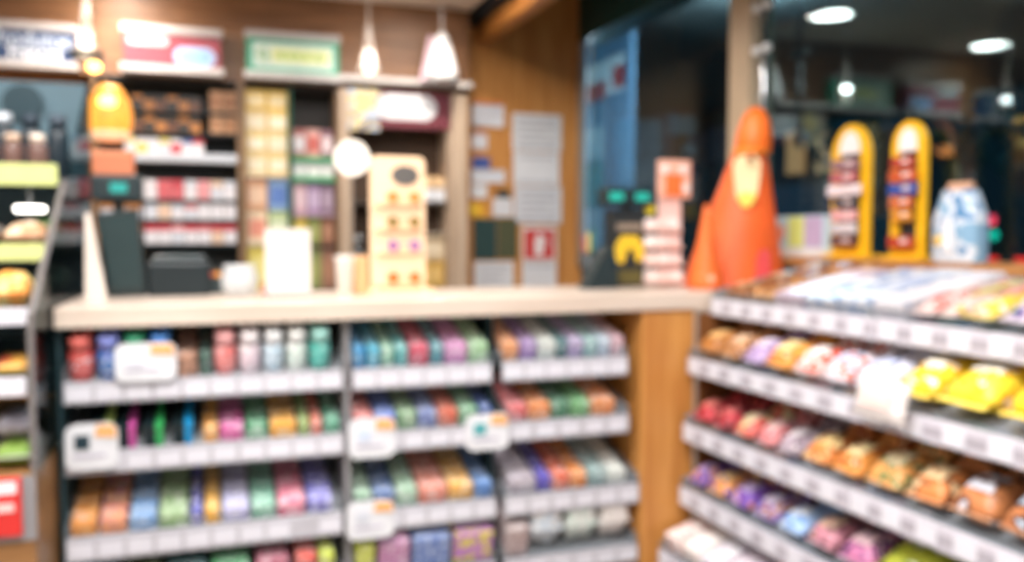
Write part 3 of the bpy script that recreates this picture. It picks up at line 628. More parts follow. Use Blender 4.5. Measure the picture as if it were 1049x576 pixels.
O('acrylic_stand', B((-.055, -.02, 0), (.055, .03, .004)), ACRYL, t)
for i, z in enumerate((.105, .085, .065)):
    O('printed_line', B((-.02-.008*i, -.001, z), (.02+.006*i, -.0002, z+.005)), mat('#e4b8b4', .6), t)
t = T('paper_cup', 'white paper cup on the counter beside the peach rack', 'cup', (.31, 2.18, WT))
O('cup', G().lathe([(0, 0), (.018, 0), (.0235, .092), (.0255, .094), (.0255, .098), (.0225, .098), (.017, .004), (0, .004)], seg=24), mat('#f3efe9', .6), t, smooth=True)
O('tea_box', B((.337, 2.205, WT+.001), (.374, 2.25, WT+.098), .003), mat('#d9a877', .5), label='small tan box between white cup and peach rack', cat='box')
t = T('round_sign', 'round white disc sign on a thin stand above the paper cup', 'sign', (.343, 2.30, WT))
O('disc', G().cyl((.006, 0, .352), .047, .004, (R(90), 0, 0), 32), mat('#f6eee2', .5), t)
O('rod', G().cyl((.006, .0, .155), .003, .30), CHROME, t)
O('foot', G().cyl((.006, 0, .003), .02, .006), CHROME, t)
t = T('glass_bowl', 'clear rounded glass bowl of foil sweets left of the price card', 'bowl', (.062, 2.22, WT))
O('bowl', G().lathe([(0, .001), (.03, .001), (.043, .02), (.046, .045), (.038, .07), (.04, .078), (.037, .078), (.035, .07), (.042, .045), (.039, .022), (.028, .006), (0, .005)], seg=24), mat('#dfe2e4', .08, .0, alpha=.45), t, smooth=True)
for i in range(9):
    A = i*2.4; r = .024*math.sqrt((i % 5)/5)
    O('foil_sweet', G().lathe([(0, -.009), (.009, -.005), (.011, 0), (.009, .005), (0, .009)], (r*math.cos(A), r*math.sin(A), .018+.016*(i//3)), 8), mat('#c9ccd0', .25, .7), None, t.location, label=f'silver foil sweet inside the glass bowl, {["bottom", "middle", "top"][i//3]} layer', cat='sweet', group='foil sweets in the glass bowl '+['bottom', 'middle', 'top'][i//3]+' layer', smooth=True)
O('matchbox', B((.118, 2.27, WT+.001), (.15, 2.3, WT+.03), .002), mat('#c84a4c', .5), label='small red box behind the white price card', cat='box')
# ---------------------------------------------------------------- till at the left end
t = T('till_monitor', 'black slanted till monitor on a cream foot at the counter end', 'monitor', (-.2, 2.3, WT))
O('screen_body', G().prism([(-.065, .2), (.03, .215), (.045, .003), (-.035, .003)], .03, (0, .0, 0)), mat('#1d2b2d', .4), t)
O('screen_glass', G().prism([(-.057, .19), (.024, .203), (.036, .02), (-.03, .02)], .002, (0, -.003, 0)), mat('#27393b', .2), t)
t = T('cream_wedge', 'tall cream triangular easel card left of the black till monitor', 'card', (-.262, 2.2, WT))
O('board', G().prism([(-.012, .2), (-.002, .2), (.03, .0), (-.016, .0)], .02), mat('#e6dace', .6), t)
O('strut', G().tube([(.0, .02, .12), (.0, .08, .003)], .003, 6), mat('#d8ccc0', .6), t)
t = T('price_display_pole', 'black pole display with small teal digits above the till monitor', 'display', (-.218, 2.37, WT))
O('pole', G().cyl((0, 0, .12), .011, .24), BLACK, t)
O('foot', G().cyl((0, 0, .004), .03, .008), BLACK, t)
hs = O('housing', B((-.06, -.03, .235), (.055, .03, .298), .006), BLACK, t)
O('readout', B((-.016, -.0325, .255), (.022, -.0298, .278)), mat('#1f8d86', .4, emit=.3), hs)
t = T('terracotta_card', 'orange-brown card box resting on the black pole display', 'box', (-.222, 2.37, WT+.299))
O('body', B((-.052, -.02, 0), (.042, .02, .058), .003), mat('#c0714e', .6), t)
O('lid_flap', B((-.053, -.021, .046), (.043, .021, .06), .002), mat('#cf8560', .6), t)
t = T('receipt_printer', 'black receipt printer on the counter right of the till monitor', 'printer', (-.065, 2.33, WT))
O('body', B((-.085, -.04, 0), (.06, .06, .085), .008), mat('#0c1c21', .4), t)
O('cover', B((-.075, -.035, .0855), (.05, .05, .1), .006), mat('#122a30', .3), t)
O('paper_slot', B((-.05, -.02, .1), (.03, -.012, .103)), mat('#3c4a4c', .5), t)
t = T('phone_cradle', 'dark desk phone beside the glass bowl on the counter', 'phone', (.0, 2.36, WT))
O('base', G().prism([(-.02, 0), (.03, 0), (.03, .05), (-.01, .07)], .03), mat('#2c3a3c', .5), t)
O('orange_button', G().cyl((.012, -.002, .05), .008, .004, (R(90), 0, 0)), mat('#e0983c', .4), t)
O('red_button', G().cyl((-.004, -.002, .05), .007, .004, (R(90), 0, 0)), mat('#d0503c', .4), t)

# ---------------------------------------------------------------- back cabinets
CB = mat('#3a3129', .7)
def cab(x0, x1, lab, inner, z0=.02, z1=1.87, post=BIRCH):
    t = T('wall_cabinet', lab, 'cabinet', (x0, 4.0, 0), group='back wall cabinets'); w = x1-x0
    O('back_board', B((.004, .17, z0), (w-.004, .195, z1)), inner, t)
    O('side_panel', B((0, 0, z0), (.012, .196, z1)), post, t); O('side_panel', B((w-.012, 0, z0), (w, .196, z1)), post, t)
    O('top_board', B((.012, 0, z1-.012), (w-.012, .168, z1)), inner, t)
    ld = O('lower_door', B((.014, .002, z0), (w-.014, .02, .93)), mat('#3c2f26', .5), t)
    O('door_handle', B((w/2-.05, -.012, .86), (w/2+.05, .0015, .872), .002), STEEL, ld)
    return t
def shelf(t, x0, w, z, m=WHITE, th=.012, edge=None):
    O('shelf', B((x0, .01, z-th), (x0+w, .168, z)), m, t)
cA = cab(-.46, .125, 'back cabinet of cigarette packs behind the till', mat('#33393b', .7), post=wood('#8a6a4c', '#a0805e'))
cB = cab(.13, .55, 'back cabinet of yellow and pastel cartons, middle one', mat('#3c3a38', .7), post=wood('#8a6a4c', '#a0805e'))
cC = cab(.59, 1.07, 'back cabinet with dark niche under a maroon header', mat('#4c3828', .7))
O('wooden_post', B((.552, 3.985, .02), (.588, 4.19, 1.87), .002), BIRCH, label='pale wooden upright between the two right back cabinets', cat='post')
O('wooden_post', B((1.074, 3.985, .02), (1.148, 4.19, 1.87), .002), BIRCH, label='pale wooden upright at the right end of the back cabinets', cat='post')
# shelves of A
z_rows = [1.357, 1.272, 1.167]
shelf(cA, .015, .555, 1.555, mat('#cfd6e0', .4), .035)
shelf(cA, .015, .555, 1.645, mat('#22282c', .5), .008); shelf(cA, .015, .555, 1.735, mat('#22282c', .5), .008)
for z in z_rows: shelf(cA, .015, .555, z, mat('#1c2c32', .5), .01)
CW = {'#e8e6ec': 'white', '#d86a72': 'pink-red', '#d8dce6': 'silver', '#c4ccd8': 'grey', '#e6c8b0': 'beige', '#e2d06a': 'yellow', '#cc4450': 'red', '#4a6aa8': 'blue', '#e8a0a4': 'rose', '#b87838': 'amber', '#2c2824': 'black', '#6a4028': 'brown'}
def cig(x, y, z, w, h, c, top, lab):
    o = O('cigarette_pack', cached(('cg', q(w), q(h)), lambda: done(G().box((0, 0, h*.33), (w, .022, h*.66), .0015), 'pack')), mat(c, .4), None, (x, y, z), label=lab, cat='pack', group='packs in the back cabinet')
    O('flip_lid', cached(('cl', q(w), q(h)), lambda: done(G().box((0, 0, h*.83), (w, .022, h*.335), .0015), 'lid')), mat(top, .4), o)
RW = [
 (1.357, .082, ['#e8e6ec', '#d86a72', '#d86a72', '#e8e6ec', '#e8a0a4', '#d8dce6', '#e8e6ec'], ['#e8e6ec', '#d86a72', '#cc4450', '#d8dce6', '#e8a0a4', '#e6c8b0', '#d8dce6'], 'upper'),
 (1.272, .064, ['#d8dce6', '#e6c8b0', '#e8e6ec', '#d8dce6', '#e8e6ec', '#e8e6ec', '#e8e6ec'], ['#c4ccd8', '#e6c8b0', '#c4ccd8', '#e8a0a4', '#e8e6ec', '#e8e6ec', '#e8e6ec'], 'middle'),
 (1.167, .082, ['#e8e6ec', '#e8e6ec', '#d8dce6', '#e8e6ec', '#e8e6ec', '#e6c8b0', '#e8e6ec'], ['#cc4450', '#cc4450', '#e8a0a4', '#cc4450', '#d86a72', '#cc4450', '#cc4450'], 'lower')]
for z, h, cs, ts, nm in RW:
    for i in range(7):
        cig(-.245+i*.0535, 4.025, z+.001, .05, h, cs[i], ts[i], f'{CW[cs[i]]} cigarette pack with {CW[ts[i]]} lid, {ORD[i]} in the {nm} tobacco row')
    for i in range(3):
        cig(-.415+i*.0535, 4.025, z+.001, .05, h, '#c4ccd8', '#b87838', f'grey cigarette pack left of the {nm} tobacco row, {ORD[i]} from left')
for i, (c, tp) in enumerate([('#e8e6ec', '#e2d06a'), ('#e2d06a', '#e8e6ec'), ('#e8e6ec', '#d8dce6'), ('#d8dce6', '#e2d06a'), ('#cc4450', '#e8e6ec'), ('#e8e6ec', '#4a6aa8'), ('#e8e6ec', '#cc4450')]):
    cig(-.32+i*.045, 4.03, 1.556, .042, .06, c, tp, f'{CW[c]} pack with {CW[tp]} lid, {ORD[i]} on the bright tobacco shelf')
for r, z in enumerate((1.646, 1.736)):
    for i in range(6):
        c, tp = [('#6a4028', '#2c2824'), ('#2c2824', '#b87838'), ('#b87838', '#2c2824')][(i+r) % 3]
        cig(-.29+i*.046, 4.03, z, .042, .062, c, tp, f'{CW[c]} cigar pack, {ORD[i]} in the {["lower", "upper"][r]} dark tobacco row')
def carton(x0, x1, z0, z1, c, c2, lab, y=4.03, dep=.12):
    o = O('carton', B((-(x1-x0)/2, 0, 0), ((x1-x0)/2, dep, z1-z0), .003), mat(c, .5), None, ((x0+x1)/2, y, z0), label=lab, cat='box', group='cartons in the back cabinets')
    O('printed_panel', B((-(x1-x0)*.4, -.002, (z1-z0)*.2), ((x1-x0)*.4, 0, (z1-z0)*.75)), mat(c2, .5), o)
carton(.0, .055, 1.74, 1.83, '#c89a72', '#b07c58', 'tan carton at the top left of the pair by the tobacco packs')
carton(.06, .108, 1.74, 1.83, '#c89a72', '#a87450', 'tan carton at the top right of the pair by the tobacco packs')
carton(.0, .055, 1.648, 1.724, '#d0a47c', '#b88660', 'light tan carton below left of the pair by the tobacco packs')
carton(.06, .108, 1.648, 1.724, '#c99c74', '#b48058', 'light tan carton below right of the pair by the tobacco packs')
# B
BX = .13
for z in (1.47, 1.168, .96): shelf(cB, .014, .19, z, mat('#e8dcc8', .5), .008)
for z, c in ((1.555, '#3aa870'), (1.465, '#2f9a62'), (1.30, '#c0a8b8'), (1.16, '#4c4038'), (.96, '#4c4038')): shelf(cB, .215, .19, z, mat(c, .5), .02 if c[1] in '32' and c != '#3c' else .01)
O('partition', B((.206, .004, .96), (.213, .168, 1.858)), mat('#1f6a54', .5), cB)
CY = [('#f0c860', '#f6e2b0', 'golden yellow'), ('#f2dca8', '#f8ecd0', 'cream'), ('#f4d890', '#faf0d8', 'pale yellow')]
for k in range(2):
    for j in range(4):
        c, c2, nm = CY[(0 if j == 3 else 1+(j+k) % 2)]
        carton(BX+.018+k*.092, BX+.018+k*.092+.088, 1.472+j*.094, 1.472+j*.094+.091, c, c2, f'{nm} carton, {["left", "right"][k]} stack, {["bottom", "second", "third", "top"][j]} of the yellow cartons')
cc = [('#e8b088', '#f0cdb0', 'peach'), ('#8fb0d8', '#5c80c4', 'blue'), ('#f0d8b8', '#e89a84', 'cream and coral'), ('#b9cc98', '#dbe6c4', 'sage')]
for k in range(2):
    for j in range(2):
        c, c2, nm = cc[k+2*(1-j)] if False else cc[(k+2*j) % 4]
        carton(BX+.018+k*.092, BX+.104+k*.092, 1.17+(1-j)*.145, 1.17+(1-j)*.145+.14, c, c2, f'{nm} carton under the yellow cartons in the middle back cabinet')
for k, (c, c2, nm) in enumerate((('#ecd96a', '#f4e890', 'lemon yellow'), ('#cfdcb4', '#e6ecd4', 'pale green'))):
    carton(BX+.018+k*.092, BX+.104+k*.092, .962, 1.155, c, c2, f'tall {nm} carton behind the white price card')
for k in range(3):
    carton(BX+.218+k*.062, BX+.276+k*.062, 1.556, 1.68, ['#b4706c', '#d8a8a0', '#8c6470'][k], ['#e8e4e8', '#c46058', '#e4d0d4'][k], f'{["dull red", "pale rose", "plum"][k]} box above the green shelf strip in the middle cabinet')
    carton(BX+.218+k*.062, BX+.276+k*.062, 1.467, 1.53, '#e6ece8', '#f2f4f2', f'white box between the two green shelf strips, {ORD[k]} from left')
for k, (c, c2, nm) in enumerate((('#d8b0bc', '#e8ccd4', 'pink'), ('#a88cb0', '#c4b0cc', 'lilac'), ('#8c7488', '#b09cb0', 'plum grey'))):
    carton(BX+.218+k*.062, BX+.276+k*.062, 1.302, 1.44, c, c2, f'{nm} carton under the green strips in the middle cabinet')
for k, (c, c2, nm) in enumerate((('#e8c850', '#f0dc80', 'yellow'), ('#8a9450', '#a8ac68', 'olive'), ('#9c6850', '#b48468', 'brown'))):
    carton(BX+.218+k*.062, BX+.276+k*.062, 1.162, 1.285, c, c2, f'{nm} carton low in the right of the middle cabinet')
    carton(BX+.218+k*.062, BX+.276+k*.062, .962, 1.145, shade(c, 1.1), c2, f'bottom {nm} carton in the right of the middle cabinet')
# C niche
shelf(cC, .014, .45, 1.362, mat('#4a4038', .5), .015); shelf(cC, .014, .45, .955, mat('#8c7a5c', .5), .012); shelf(cC, .3, .165, 1.215, mat('#c9b9a4', .5), .01)
for k in range(2):
    carton(.945+k*.055, .995+k*.055, 1.425, 1.48, '#e6bd88', '#f0d2a8', f'upper beige box in the niche right of the rack, {["left", "right"][k]}')
    carton(.945+k*.055, .995+k*.055, 1.364, 1.422, '#dfe2ea', '#f0f1f4', f'lower white box in the niche right of the rack, {["left", "right"][k]}')
carton(.93, 1.05, .957, 1.08, '#c9a050', '#dcb870', 'golden-brown carton at the bottom of the right niche')
carton(.93, 1.05, 1.085, 1.2, '#d6bc94', '#e4d2b4', 'beige carton stacked in the right niche under a shelf')
t = T('coffee_flask', 'small dark silver flask standing in the left of the niche', 'flask', (.64, 4.06, .956))
O('body', G().lathe([(0, 0), (.03, 0), (.033, .02), (.033, .17), (.02, .21), (0, .21)]), mat('#5c6064', .3, .8), t, smooth=True)
O('cap', G().lathe([(0, .211), (.02, .211), (.018, .25), (0, .25)]), mat('#b4b8bc', .3, .6), t, smooth=True)
# maroon header with white pill
t = T('header_sign', 'maroon header board with a long white rounded panel over the niche', 'sign', (.735, 3.985, 1.70))
O('board', B((0, 0, 0), (.33, .012, .165)), mat('#74303c', .5), t)
O('white_panel', pill(.125, .093, .28, .115, .004, -.005), mat('#e6e6ea', .5), t)
O('printed_line', B((.03, -.0065, .085), (.2, -.0052, .092)), mat('#b4b2ba', .6), t)
t = T('picture_poster', 'small multicoloured poster at the left of the maroon header board', 'poster', (.592, 3.98, 1.68))
O('sheet', B((0, 0, 0), (.14, .003, .19)), printed('#6a6c84', '#e8d49c', '#a8bcdc', 22, share=(.44, .55)), t)
O('yellow_figure', G().prism([(.04, .08), (.09, .08), (.11, .17), (.03, .17)], .002, (0, -.0025, 0)), mat('#ecd490', .5), t)
# white header ledge
O('header_ledge', B((.555, 3.93, 1.892), (1.16, 3.998, 1.915), .003), mat('#c9c4c0', .4), label='thin white ledge running above the maroon header board', cat='ledge')
# illuminated signs
def sign(u0, u1, vt, vb, label, face, name='shop_sign'):
    Y = 3.94; a = ay(u0, vt, Y); b = ay(u1, vb, Y); x0, x1 = a.x, b.x
    zt = ay((u0+u1)/2, vt, Y).z; zb = ay((u0+u1)/2, vb, Y).z
    t = T(name, label, 'sign', (x0, Y, zb), group=None)
    w = x1-x0; h = zt-zb
    O('board', B((0, 0, .0), (w, .055, h), .002), mat(face, .45), t)
    O('top_rail', B((-.008, -.012, h), (w+.008, .057, h+.03), .003), mat('#b4aeac', .4), t)
    O('bottom_rail', B((-.012, -.02, -.03), (w+.012, .057, 0), .003), mat('#c9c4c2', .4), t)
    return t, w, h
t, w, h = sign(-60, 76, 29, 61, 'navy shop sign with white lettering, leftmost on the back wall', '#163a66')
text('Produtos', .095, mat('#b9c4d6', .5), t, (w-.155, -.002, h*.68), sx=.8)
text('Frescos', .078, mat('#eef2f8', .5), t, (w-.14, -.002, h*.25), sx=.8)
t, w, h = sign(126, 226, 35, 68, 'dark red shop sign with a pale blue oval beside the green sign', '#94404c')
O('white_bar', pill(w*.25, h*.76, w*.42, h*.28, .003, -.003), mat('#a9b2b6', .5), t)
O('blue_oval', pill(w*.73, h*.33, w*.44, h*.58, .003, -.003), mat('#a9c4ea', .5), t)
O('blue_oval_core', pill(w*.73, h*.33, w*.34, h*.4, .003, -.005), mat('#8cb2e4', .5), t)
t, w, h = sign(253, 347, 41, 75, 'green-framed shop sign with pale yellow lettering panel', '#3aa888')
O('white_panel', B((w*.06, -.003, h*.14), (w*.94, -.0003, h*.86)), mat('#d6e4dc', .5), t)
O('yellow_panel', B((w*.26, -.005, h*.3), (w*.9, -.0032, h*.72)), mat('#e4ecb0', .5), t)
text('G', .07, mat('#7cb86c', .5), t, (w*.17, -.004, h*.5))
for i, cx in enumerate((.36, .46, .55, .65, .77)):
    O('letter_stroke', B((w*cx-.012, -.007, h*.38), (w*cx+.012, -.0052, h*.62), .0005), mat('#b4d078', .5), t)

# white goose-shaped hanging ornament on the ledge
t = T('hanging_ornament', 'white pear-shaped hanging ornament above the end of the header ledge', 'ornament', (1.0, 3.88, 1.895))
O('body', G().lathe([(0, .003), (.055, .003), (.072, .02), (.07, .06), (.055, .12), (.04, .17), (.03, .2), (.012, .225), (0, .23)], (.0, 0, .0), 24), mat('#efeef0', .5), t, smooth=True)
O('dark_spot', G().lathe([(0, -.004), (.008, -.002), (.01, 0), (0, .003)], (.012, -.037, .175), rot=(R(90), 0, 0)), mat('#2c3c4a', .4), t)
O('pink_wing', G().prism([(-.095, .01), (-.055, .01), (-.02, .21), (-.05, .22)], .006, (0, .035, 0)), mat('#dcbcc8', .5), t, label='pink flat wing')
O('cord', G().cyl((0, 0, .295), .004, .135), mat('#d8d4d4', .5), t)

# pendant lamps
def pendant(u, Y, v_top, v_bot, lab, shade_m, dark=False):
    p = ay(u, v_bot, Y); t = T('pendant_lamp', lab, 'lamp', (p.x, Y, p.z), group='pendant lamps')
    L = ZL-p.z
    O('cord', G().cyl((0, 0, L/2+.07), .0035, L-.14), mat('#cfc9c2', .5), t)
    O('ceiling_cup', G().cyl((0, 0, L-.012), .03, .022), WHITE, t)
    O('lamp_shade', G().lathe([(.05, .0), (.05, .015), (.03, .06), (.02, .12), (.016, .2), (.0, .2)], (0, 0, 0), 24), shade_m, t, smooth=True)
    O('bulb', G().lathe([(0, -.012), (.02, -.006), (.026, .012), (.018, .035), (0, .045)], (0, 0, .01), 16), mat('#fff4dc', .5, emit=1.6), t, smooth=True)
    l = bpy.data.lights.new('pendant_light', 'POINT'); l.energy = 1.2; l.color = (1, .95, .92); l.shadow_soft_size = .02
    lo = bpy.data.objects.new('pendant_light', l); COL.objects.link(lo); lo.parent = t; lo.location = (0, 0, .07)
    return t
frost = mat('#c9beb4', .4, alpha=.22)
pendant(378, 3.72, 20, 76, 'frosted pendant lamp hanging right of the green sign', frost)
pendant(88, 3.72, 0, 58, 'frosted pendant lamp with black collar between navy and red signs', frost)
p = ay(88, 56, 3.72)
O('lamp_collar', G().lathe([(.056, -.012), (.062, -.01), (.062, .01), (.056, .012), (.056, -.012)], (p.x, 3.72, p.z), 24), mat('#1c201c', .5), label='black ring around the rim of the left pendant lamp', cat='ring')
# amber lantern
p = ay(113, 140, 3.6)
t = T('amber_lantern', 'glowing amber paper lantern hanging left of the tobacco shelves', 'lantern', (p.x, 3.6, p.z))
AM = mat('#f09a3c', .5, emit=1.0, var=.4, scale=30)
O('lantern_body', G().lathe([(0, 0), (.05, .0), (.075, .03), (.08, .08), (.07, .13), (.045, .175), (.03, .19), (0, .19)], (0, 0, 0), 20), AM, t, smooth=True)
O('glowing_core', G().lathe([(0, -.03), (.028, -.015), (.034, 0), (.028, .015), (0, .03)], (0, -.058, .12), 16), mat('#ffd070', .5, emit=4), t, smooth=True)
O('pale_rim', G().lathe([(.05, -.012), (.07, -.008), (.078, .012), (.06, .02)], (0, 0, .0), 20), mat('#f0c8a0', .5, emit=.6), t, smooth=True)
O('upper_bulb', G().lathe([(0, -.02), (.02, -.01), (.024, 0), (.02, .012), (0, .02)], (-.05, 0, .255), 14), mat('#ffc060', .5, emit=8), t, smooth=True)
O('cord', G().tube([(-.05, 0, .265), (-.05, 0, ZL-p.z)], .003, 6), mat('#8c6a48', .5), t)
O('link', G().tube([(-.05, 0, .24), (0, 0, .185)], .003, 6), mat('#8c6a48', .5), t)

# ---------------------------------------------------------------- papers on the wooden wall
def paper(u0, v0, u1, v1, c, lab, name='paper_notice', lines=0, lc='#b4b4bc', parts=()):
    Y = 4.194; a = ay(u0, (v0+v1)/2, Y); b = ay(u1, (v0+v1)/2, Y); zt = ay((u0+u1)/2, v0, Y).z; zb = ay((u0+u1)/2, v1, Y).z
    w = b.x-a.x; h = zt-zb; t = T(name, lab, 'notice', (a.x, Y, zb), group='papers on the wooden wall')
    O('sheet', B((0, 0, 0), (w, .005, h)), mat(c, .7, var=.03), t)
    for i in range(lines):
        z = h*(.85-.75*i/max(1, lines-1)); O('printed_line', B((w*.12, -.002, z-.006), (w*(.88-.2*(i % 3 == 2)), -.0003, z+.004)), mat(lc, .6), t)
    for (x0, z0, x1, z1, cc, nm) in parts:
        O(nm, B((w*x0, -.003, h*z0), (w*x1, -.0004, h*z1)), mat(cc, .6), t)
    return t, w, h
paper(484, 104, 516, 130, '#dcdde4', 'small white notice with orange top edge, top left of the wooden wall', lines=3, parts=((0, .88, 1, 1, '#e07a3c', 'orange_edge'),))
paper(484, 134, 499, 153, '#dcdce2', 'tiny white slip below the top left notice', lines=2, parts=((0, .85, 1, 1, '#d88a70', 'orange_edge'),))
paper(484, 161, 502, 173, '#3a5498', 'small blue label left of the long white sheets')
paper(483, 174, 517, 187, '#d9dce4', 'wide white slip under the small blue label', lines=1)
paper(483, 188, 499, 203, '#e2e2e4', 'narrow white note under the wide slip', lines=1)
paper(481, 208, 497, 223, '#e8a82c', 'small orange-yellow label above the dark green pad', parts=((.1, .3, .6, .8, '#f0d040', 'yellow_mark'),))
paper(505, 203, 525, 222, '#dcdce0', 'white tag with a black top beside the orange-yellow label', parts=((.2, 1, .85, 1.45, '#2a3432', 'black_clip'),))
paper(525, 117, 575, 155, '#d8dade', 'top white sheet of the three long notices', lines=5)
paper(526, 156, 573, 190, '#dddfe4', 'middle white sheet of the three long notices', lines=2)
paper(527, 191, 575, 229, '#d5d7dd', 'bottom white sheet of the three long notices', lines=5)
paper(485, 224, 509, 266, '#22403f', 'dark teal pad on the wooden wall above white paper')
paper(510, 224, 530, 265, '#4f5238', 'olive pad on the wooden wall beside the dark teal pad')
paper(486, 268, 526, 298, '#dfe0e4', 'white paper at the bottom left of the wooden wall', lines=5)
paper(535, 268, 570, 298, '#dcdde2', 'white paper under the red extinguisher sign', lines=2, parts=((.3, .05, .8, .16, '#4a4c54', 'dark_print'),))
t, w, h = paper(535, 232, 570, 267, '#e4e0e0', 'red fire extinguisher sign on the wooden wall', name='extinguisher_sign')
O('red_panel', B((w*.06, -.003, h*.06), (w*.92, -.0004, h*.9)), mat('#cf3a36', .5), t)
O('white_pictogram', G().prism([(w*.36, h*.16), (w*.6, h*.16), (w*.6, h*.62), (w*.54, h*.7), (w*.54, h*.78), (w*.42, h*.78), (w*.42, h*.7), (w*.36, h*.62)], .002, (0, -.0055, 0)), mat('#f0ecec', .5), t)
O('pictogram_hose', G().prism([(w*.6, h*.74), (w*.72, h*.6), (w*.7, h*.4), (w*.66, h*.4), (w*.68, h*.58), (w*.56, h*.7)], .002, (0, -.0055, 0)), mat('#f0ecec', .5), t)

# ---------------------------------------------------------------- display case on the left
dc = T('display_case', 'open glass-sided food display case on a wooden base at the left', 'display case', (-.908, 1.8, 0))
XR = .59
O('base_cabinet', B((0, 0, .002), (XR-.002, .9, .755), .004), wood('#8a6038', '#a07446', axis=0), dc)
O('base_trim', B((0, -.004, .635), (XR, .0, .757)), GREYTRIM, dc)
prof = [(0.0, .76), (0, 1.05), (.43, 1.325), (.895, 1.63), (.9, 1.63), (.9, .76)]
g = G(); A_ = [g.bm.verts.new((XR-.002, y, z)) for y, z in prof]; B_ = [g.bm.verts.new((XR+.002, y, z)) for y, z in prof]
g.bm.faces.new(A_); g.bm.faces.new(B_[::-1])
for i in range(6): g.bm.faces.new((A_[i], A_[(i+1) % 6], B_[(i+1) % 6], B_[i]))
O('side_glass', g, glass_mat('#c8d4d6'), dc)
g = G().tube([(XR-.002, y, z) for y, z in prof[:3]], .006, 8)
O('front_post', g, mat('#85807f', .4, .3), dc)
O('back_board', B((0, .885, .76), (XR-.006, .898, 1.62)), mat('#54707c', .5), dc)
YG = mat('#cfd88c', .5)
for (z1, z0, y0, m, nm) in ((.94, .905, 0.004, mat('#d5d4dc', .5), 'second'), (1.066, 1.034, .035, mat('#d5d4dc', .5), 'third'), (1.184, 1.149, .24, YG, 'fourth'), (1.362, 1.315, .41, YG, 'top')):
    O('glass_shelf', B((.002, y0+.006, z0+.012), (XR-.012, .88, z0+.018)), mat('#3c484a', .4), dc)
    O('label_edge', B((.002, y0-.002, z0), (XR-.012, y0+.004, z1), .001), m, dc)
O('shelf_light', G().lathe([(0, -.006), (.03, -.006), (.033, 0), (.03, .006), (0, .006)], (XR-.075, .45, 1.262), 20), mat('#fffaf0', .5, emit=5), dc, label='glowing oval shelf light')
O('light_stem', G().cyl((XR-.075, .45, 1.297), .004, .058), STEEL, dc)
O('round_plate', G().cyl((XR-.16, .878, 1.56), .05, .012, (R(90), 0, 0), 24), mat('#1c3a44', .4), dc)
O('blue_panel', B((XR-.36, .875, 1.49), (XR-.245, .884, 1.6)), mat('#1f5c9c', .5), dc)
def casejar(x, y, z, r, h, c, lidc, lab, emit=0):
    o = O('glass_jar', cached(('j', r, h), lambda: done(G().lathe([(0, 0), (r*.9, 0), (r, .006), (r, h*.7), (r*.75, h*.82), (0, h*.82)], seg=16), 'jar', True)), mat(c, .25), None, (-.908+x, 1.8+y, z), label=lab, cat='jar', group='jars in the display case')
    O('lid', cached(('jl', r, h), lambda: done(G().lathe([(0, h*.825), (r*.8, h*.825), (r*.8, h), (0, h)], seg=16), 'lid', True)), mat(lidc, .35, .4), o)
for i, (x, lc) in enumerate(((.535, '#f0e0d0'), (.485, '#d8bca4'), (.435, '#f2e4d8'), (.385, '#c8a890'))):
    casejar(x-.005, .47, 1.334, .021, .1, '#6c5048', lc, f'brown jar with pale lid, {ORD[i]} from the glass side on the top case shelf')
for i in range(4):
    casejar(.545-i*.06, .66, 1.334, .025, .17, '#26323a', ['#4c5864', '#384450', '#c8d0d8', '#2c3844'][i], f'tall dark bottle, {ORD[i]} from the glass side behind the brown jars')
def food(x0, x1, z, y, d, h, c1, c2, c3, lab, nm='sandwich_pack'):
    Mx = Matrix.Translation((-.908+(x0+x1)/2, 1.8+y, z))
    bag(nm, Mx, Euler((0, 0, 0)), 0, d/2, x1-x0, d, h, printed(c1, c2, c3, 24), mat(c3, .4), None, lab, 'snack', 'food in the display case')
food(.49, .575, 1.168, .26, .16, .06, '#b88a64', '#e0c4a4', '#d8b090', 'beige wrapped sandwich next to the glass side on the green shelf')
food(.40, .485, 1.168, .26, .16, .06, '#3c2c24', '#6c4c34', '#a88050', 'dark brown wrapped roll on the green case shelf')
food(.50, .575, 1.053, .05, .14, .075, '#e8a04c', '#f0d488', '#d8743c', 'orange snack bag next to the glass side on the third shelf')
food(.42, .495, 1.053, .05, .14, .075, '#ecd4a0', '#e8b060', '#f4e8cc', 'cream snack bag beside the orange one on the third shelf')
food(.51, .575, .924, .04, .14, .045, '#d8a04c', '#b84c3c', '#7c9444', 'yellow and red wrapped bar on the second case shelf')
food(.43, .505, .924, .04, .14, .045, '#5c6a3c', '#38503c', '#c8c89c', 'dark green wrapped bar on the second case shelf')
food(.51, .575, .757, .04, .14, .05, '#8cb04c', '#b4c878', '#d8dce0', 'light green pack on the lowest case shelf by the glass')
food(.43, .505, .757, .04, .14, .07, '#a49aa8', '#c4bcc8', '#6c6474', 'grey lilac pack on the lowest case shelf')
food(.51, .575, .81, .05, .14, .05, '#a8a0ac', '#c8c4d0', '#dcd8e0', 'pale lilac pack on top of the light green pack')
for i, (c, z) in enumerate((('#5c7c48', 1.168), ('#4c6c58', 1.053), ('#b08048', 1.168))):
    food(.49, .575, z, .48+.2*(i == 2), .17, .08, c, shade(c, .7), shade(c, 1.4), f'{["green", "teal green", "ochre"][i]} pack deep in the case behind the glass side, {["fourth", "third", "fourth"][i]} shelf')
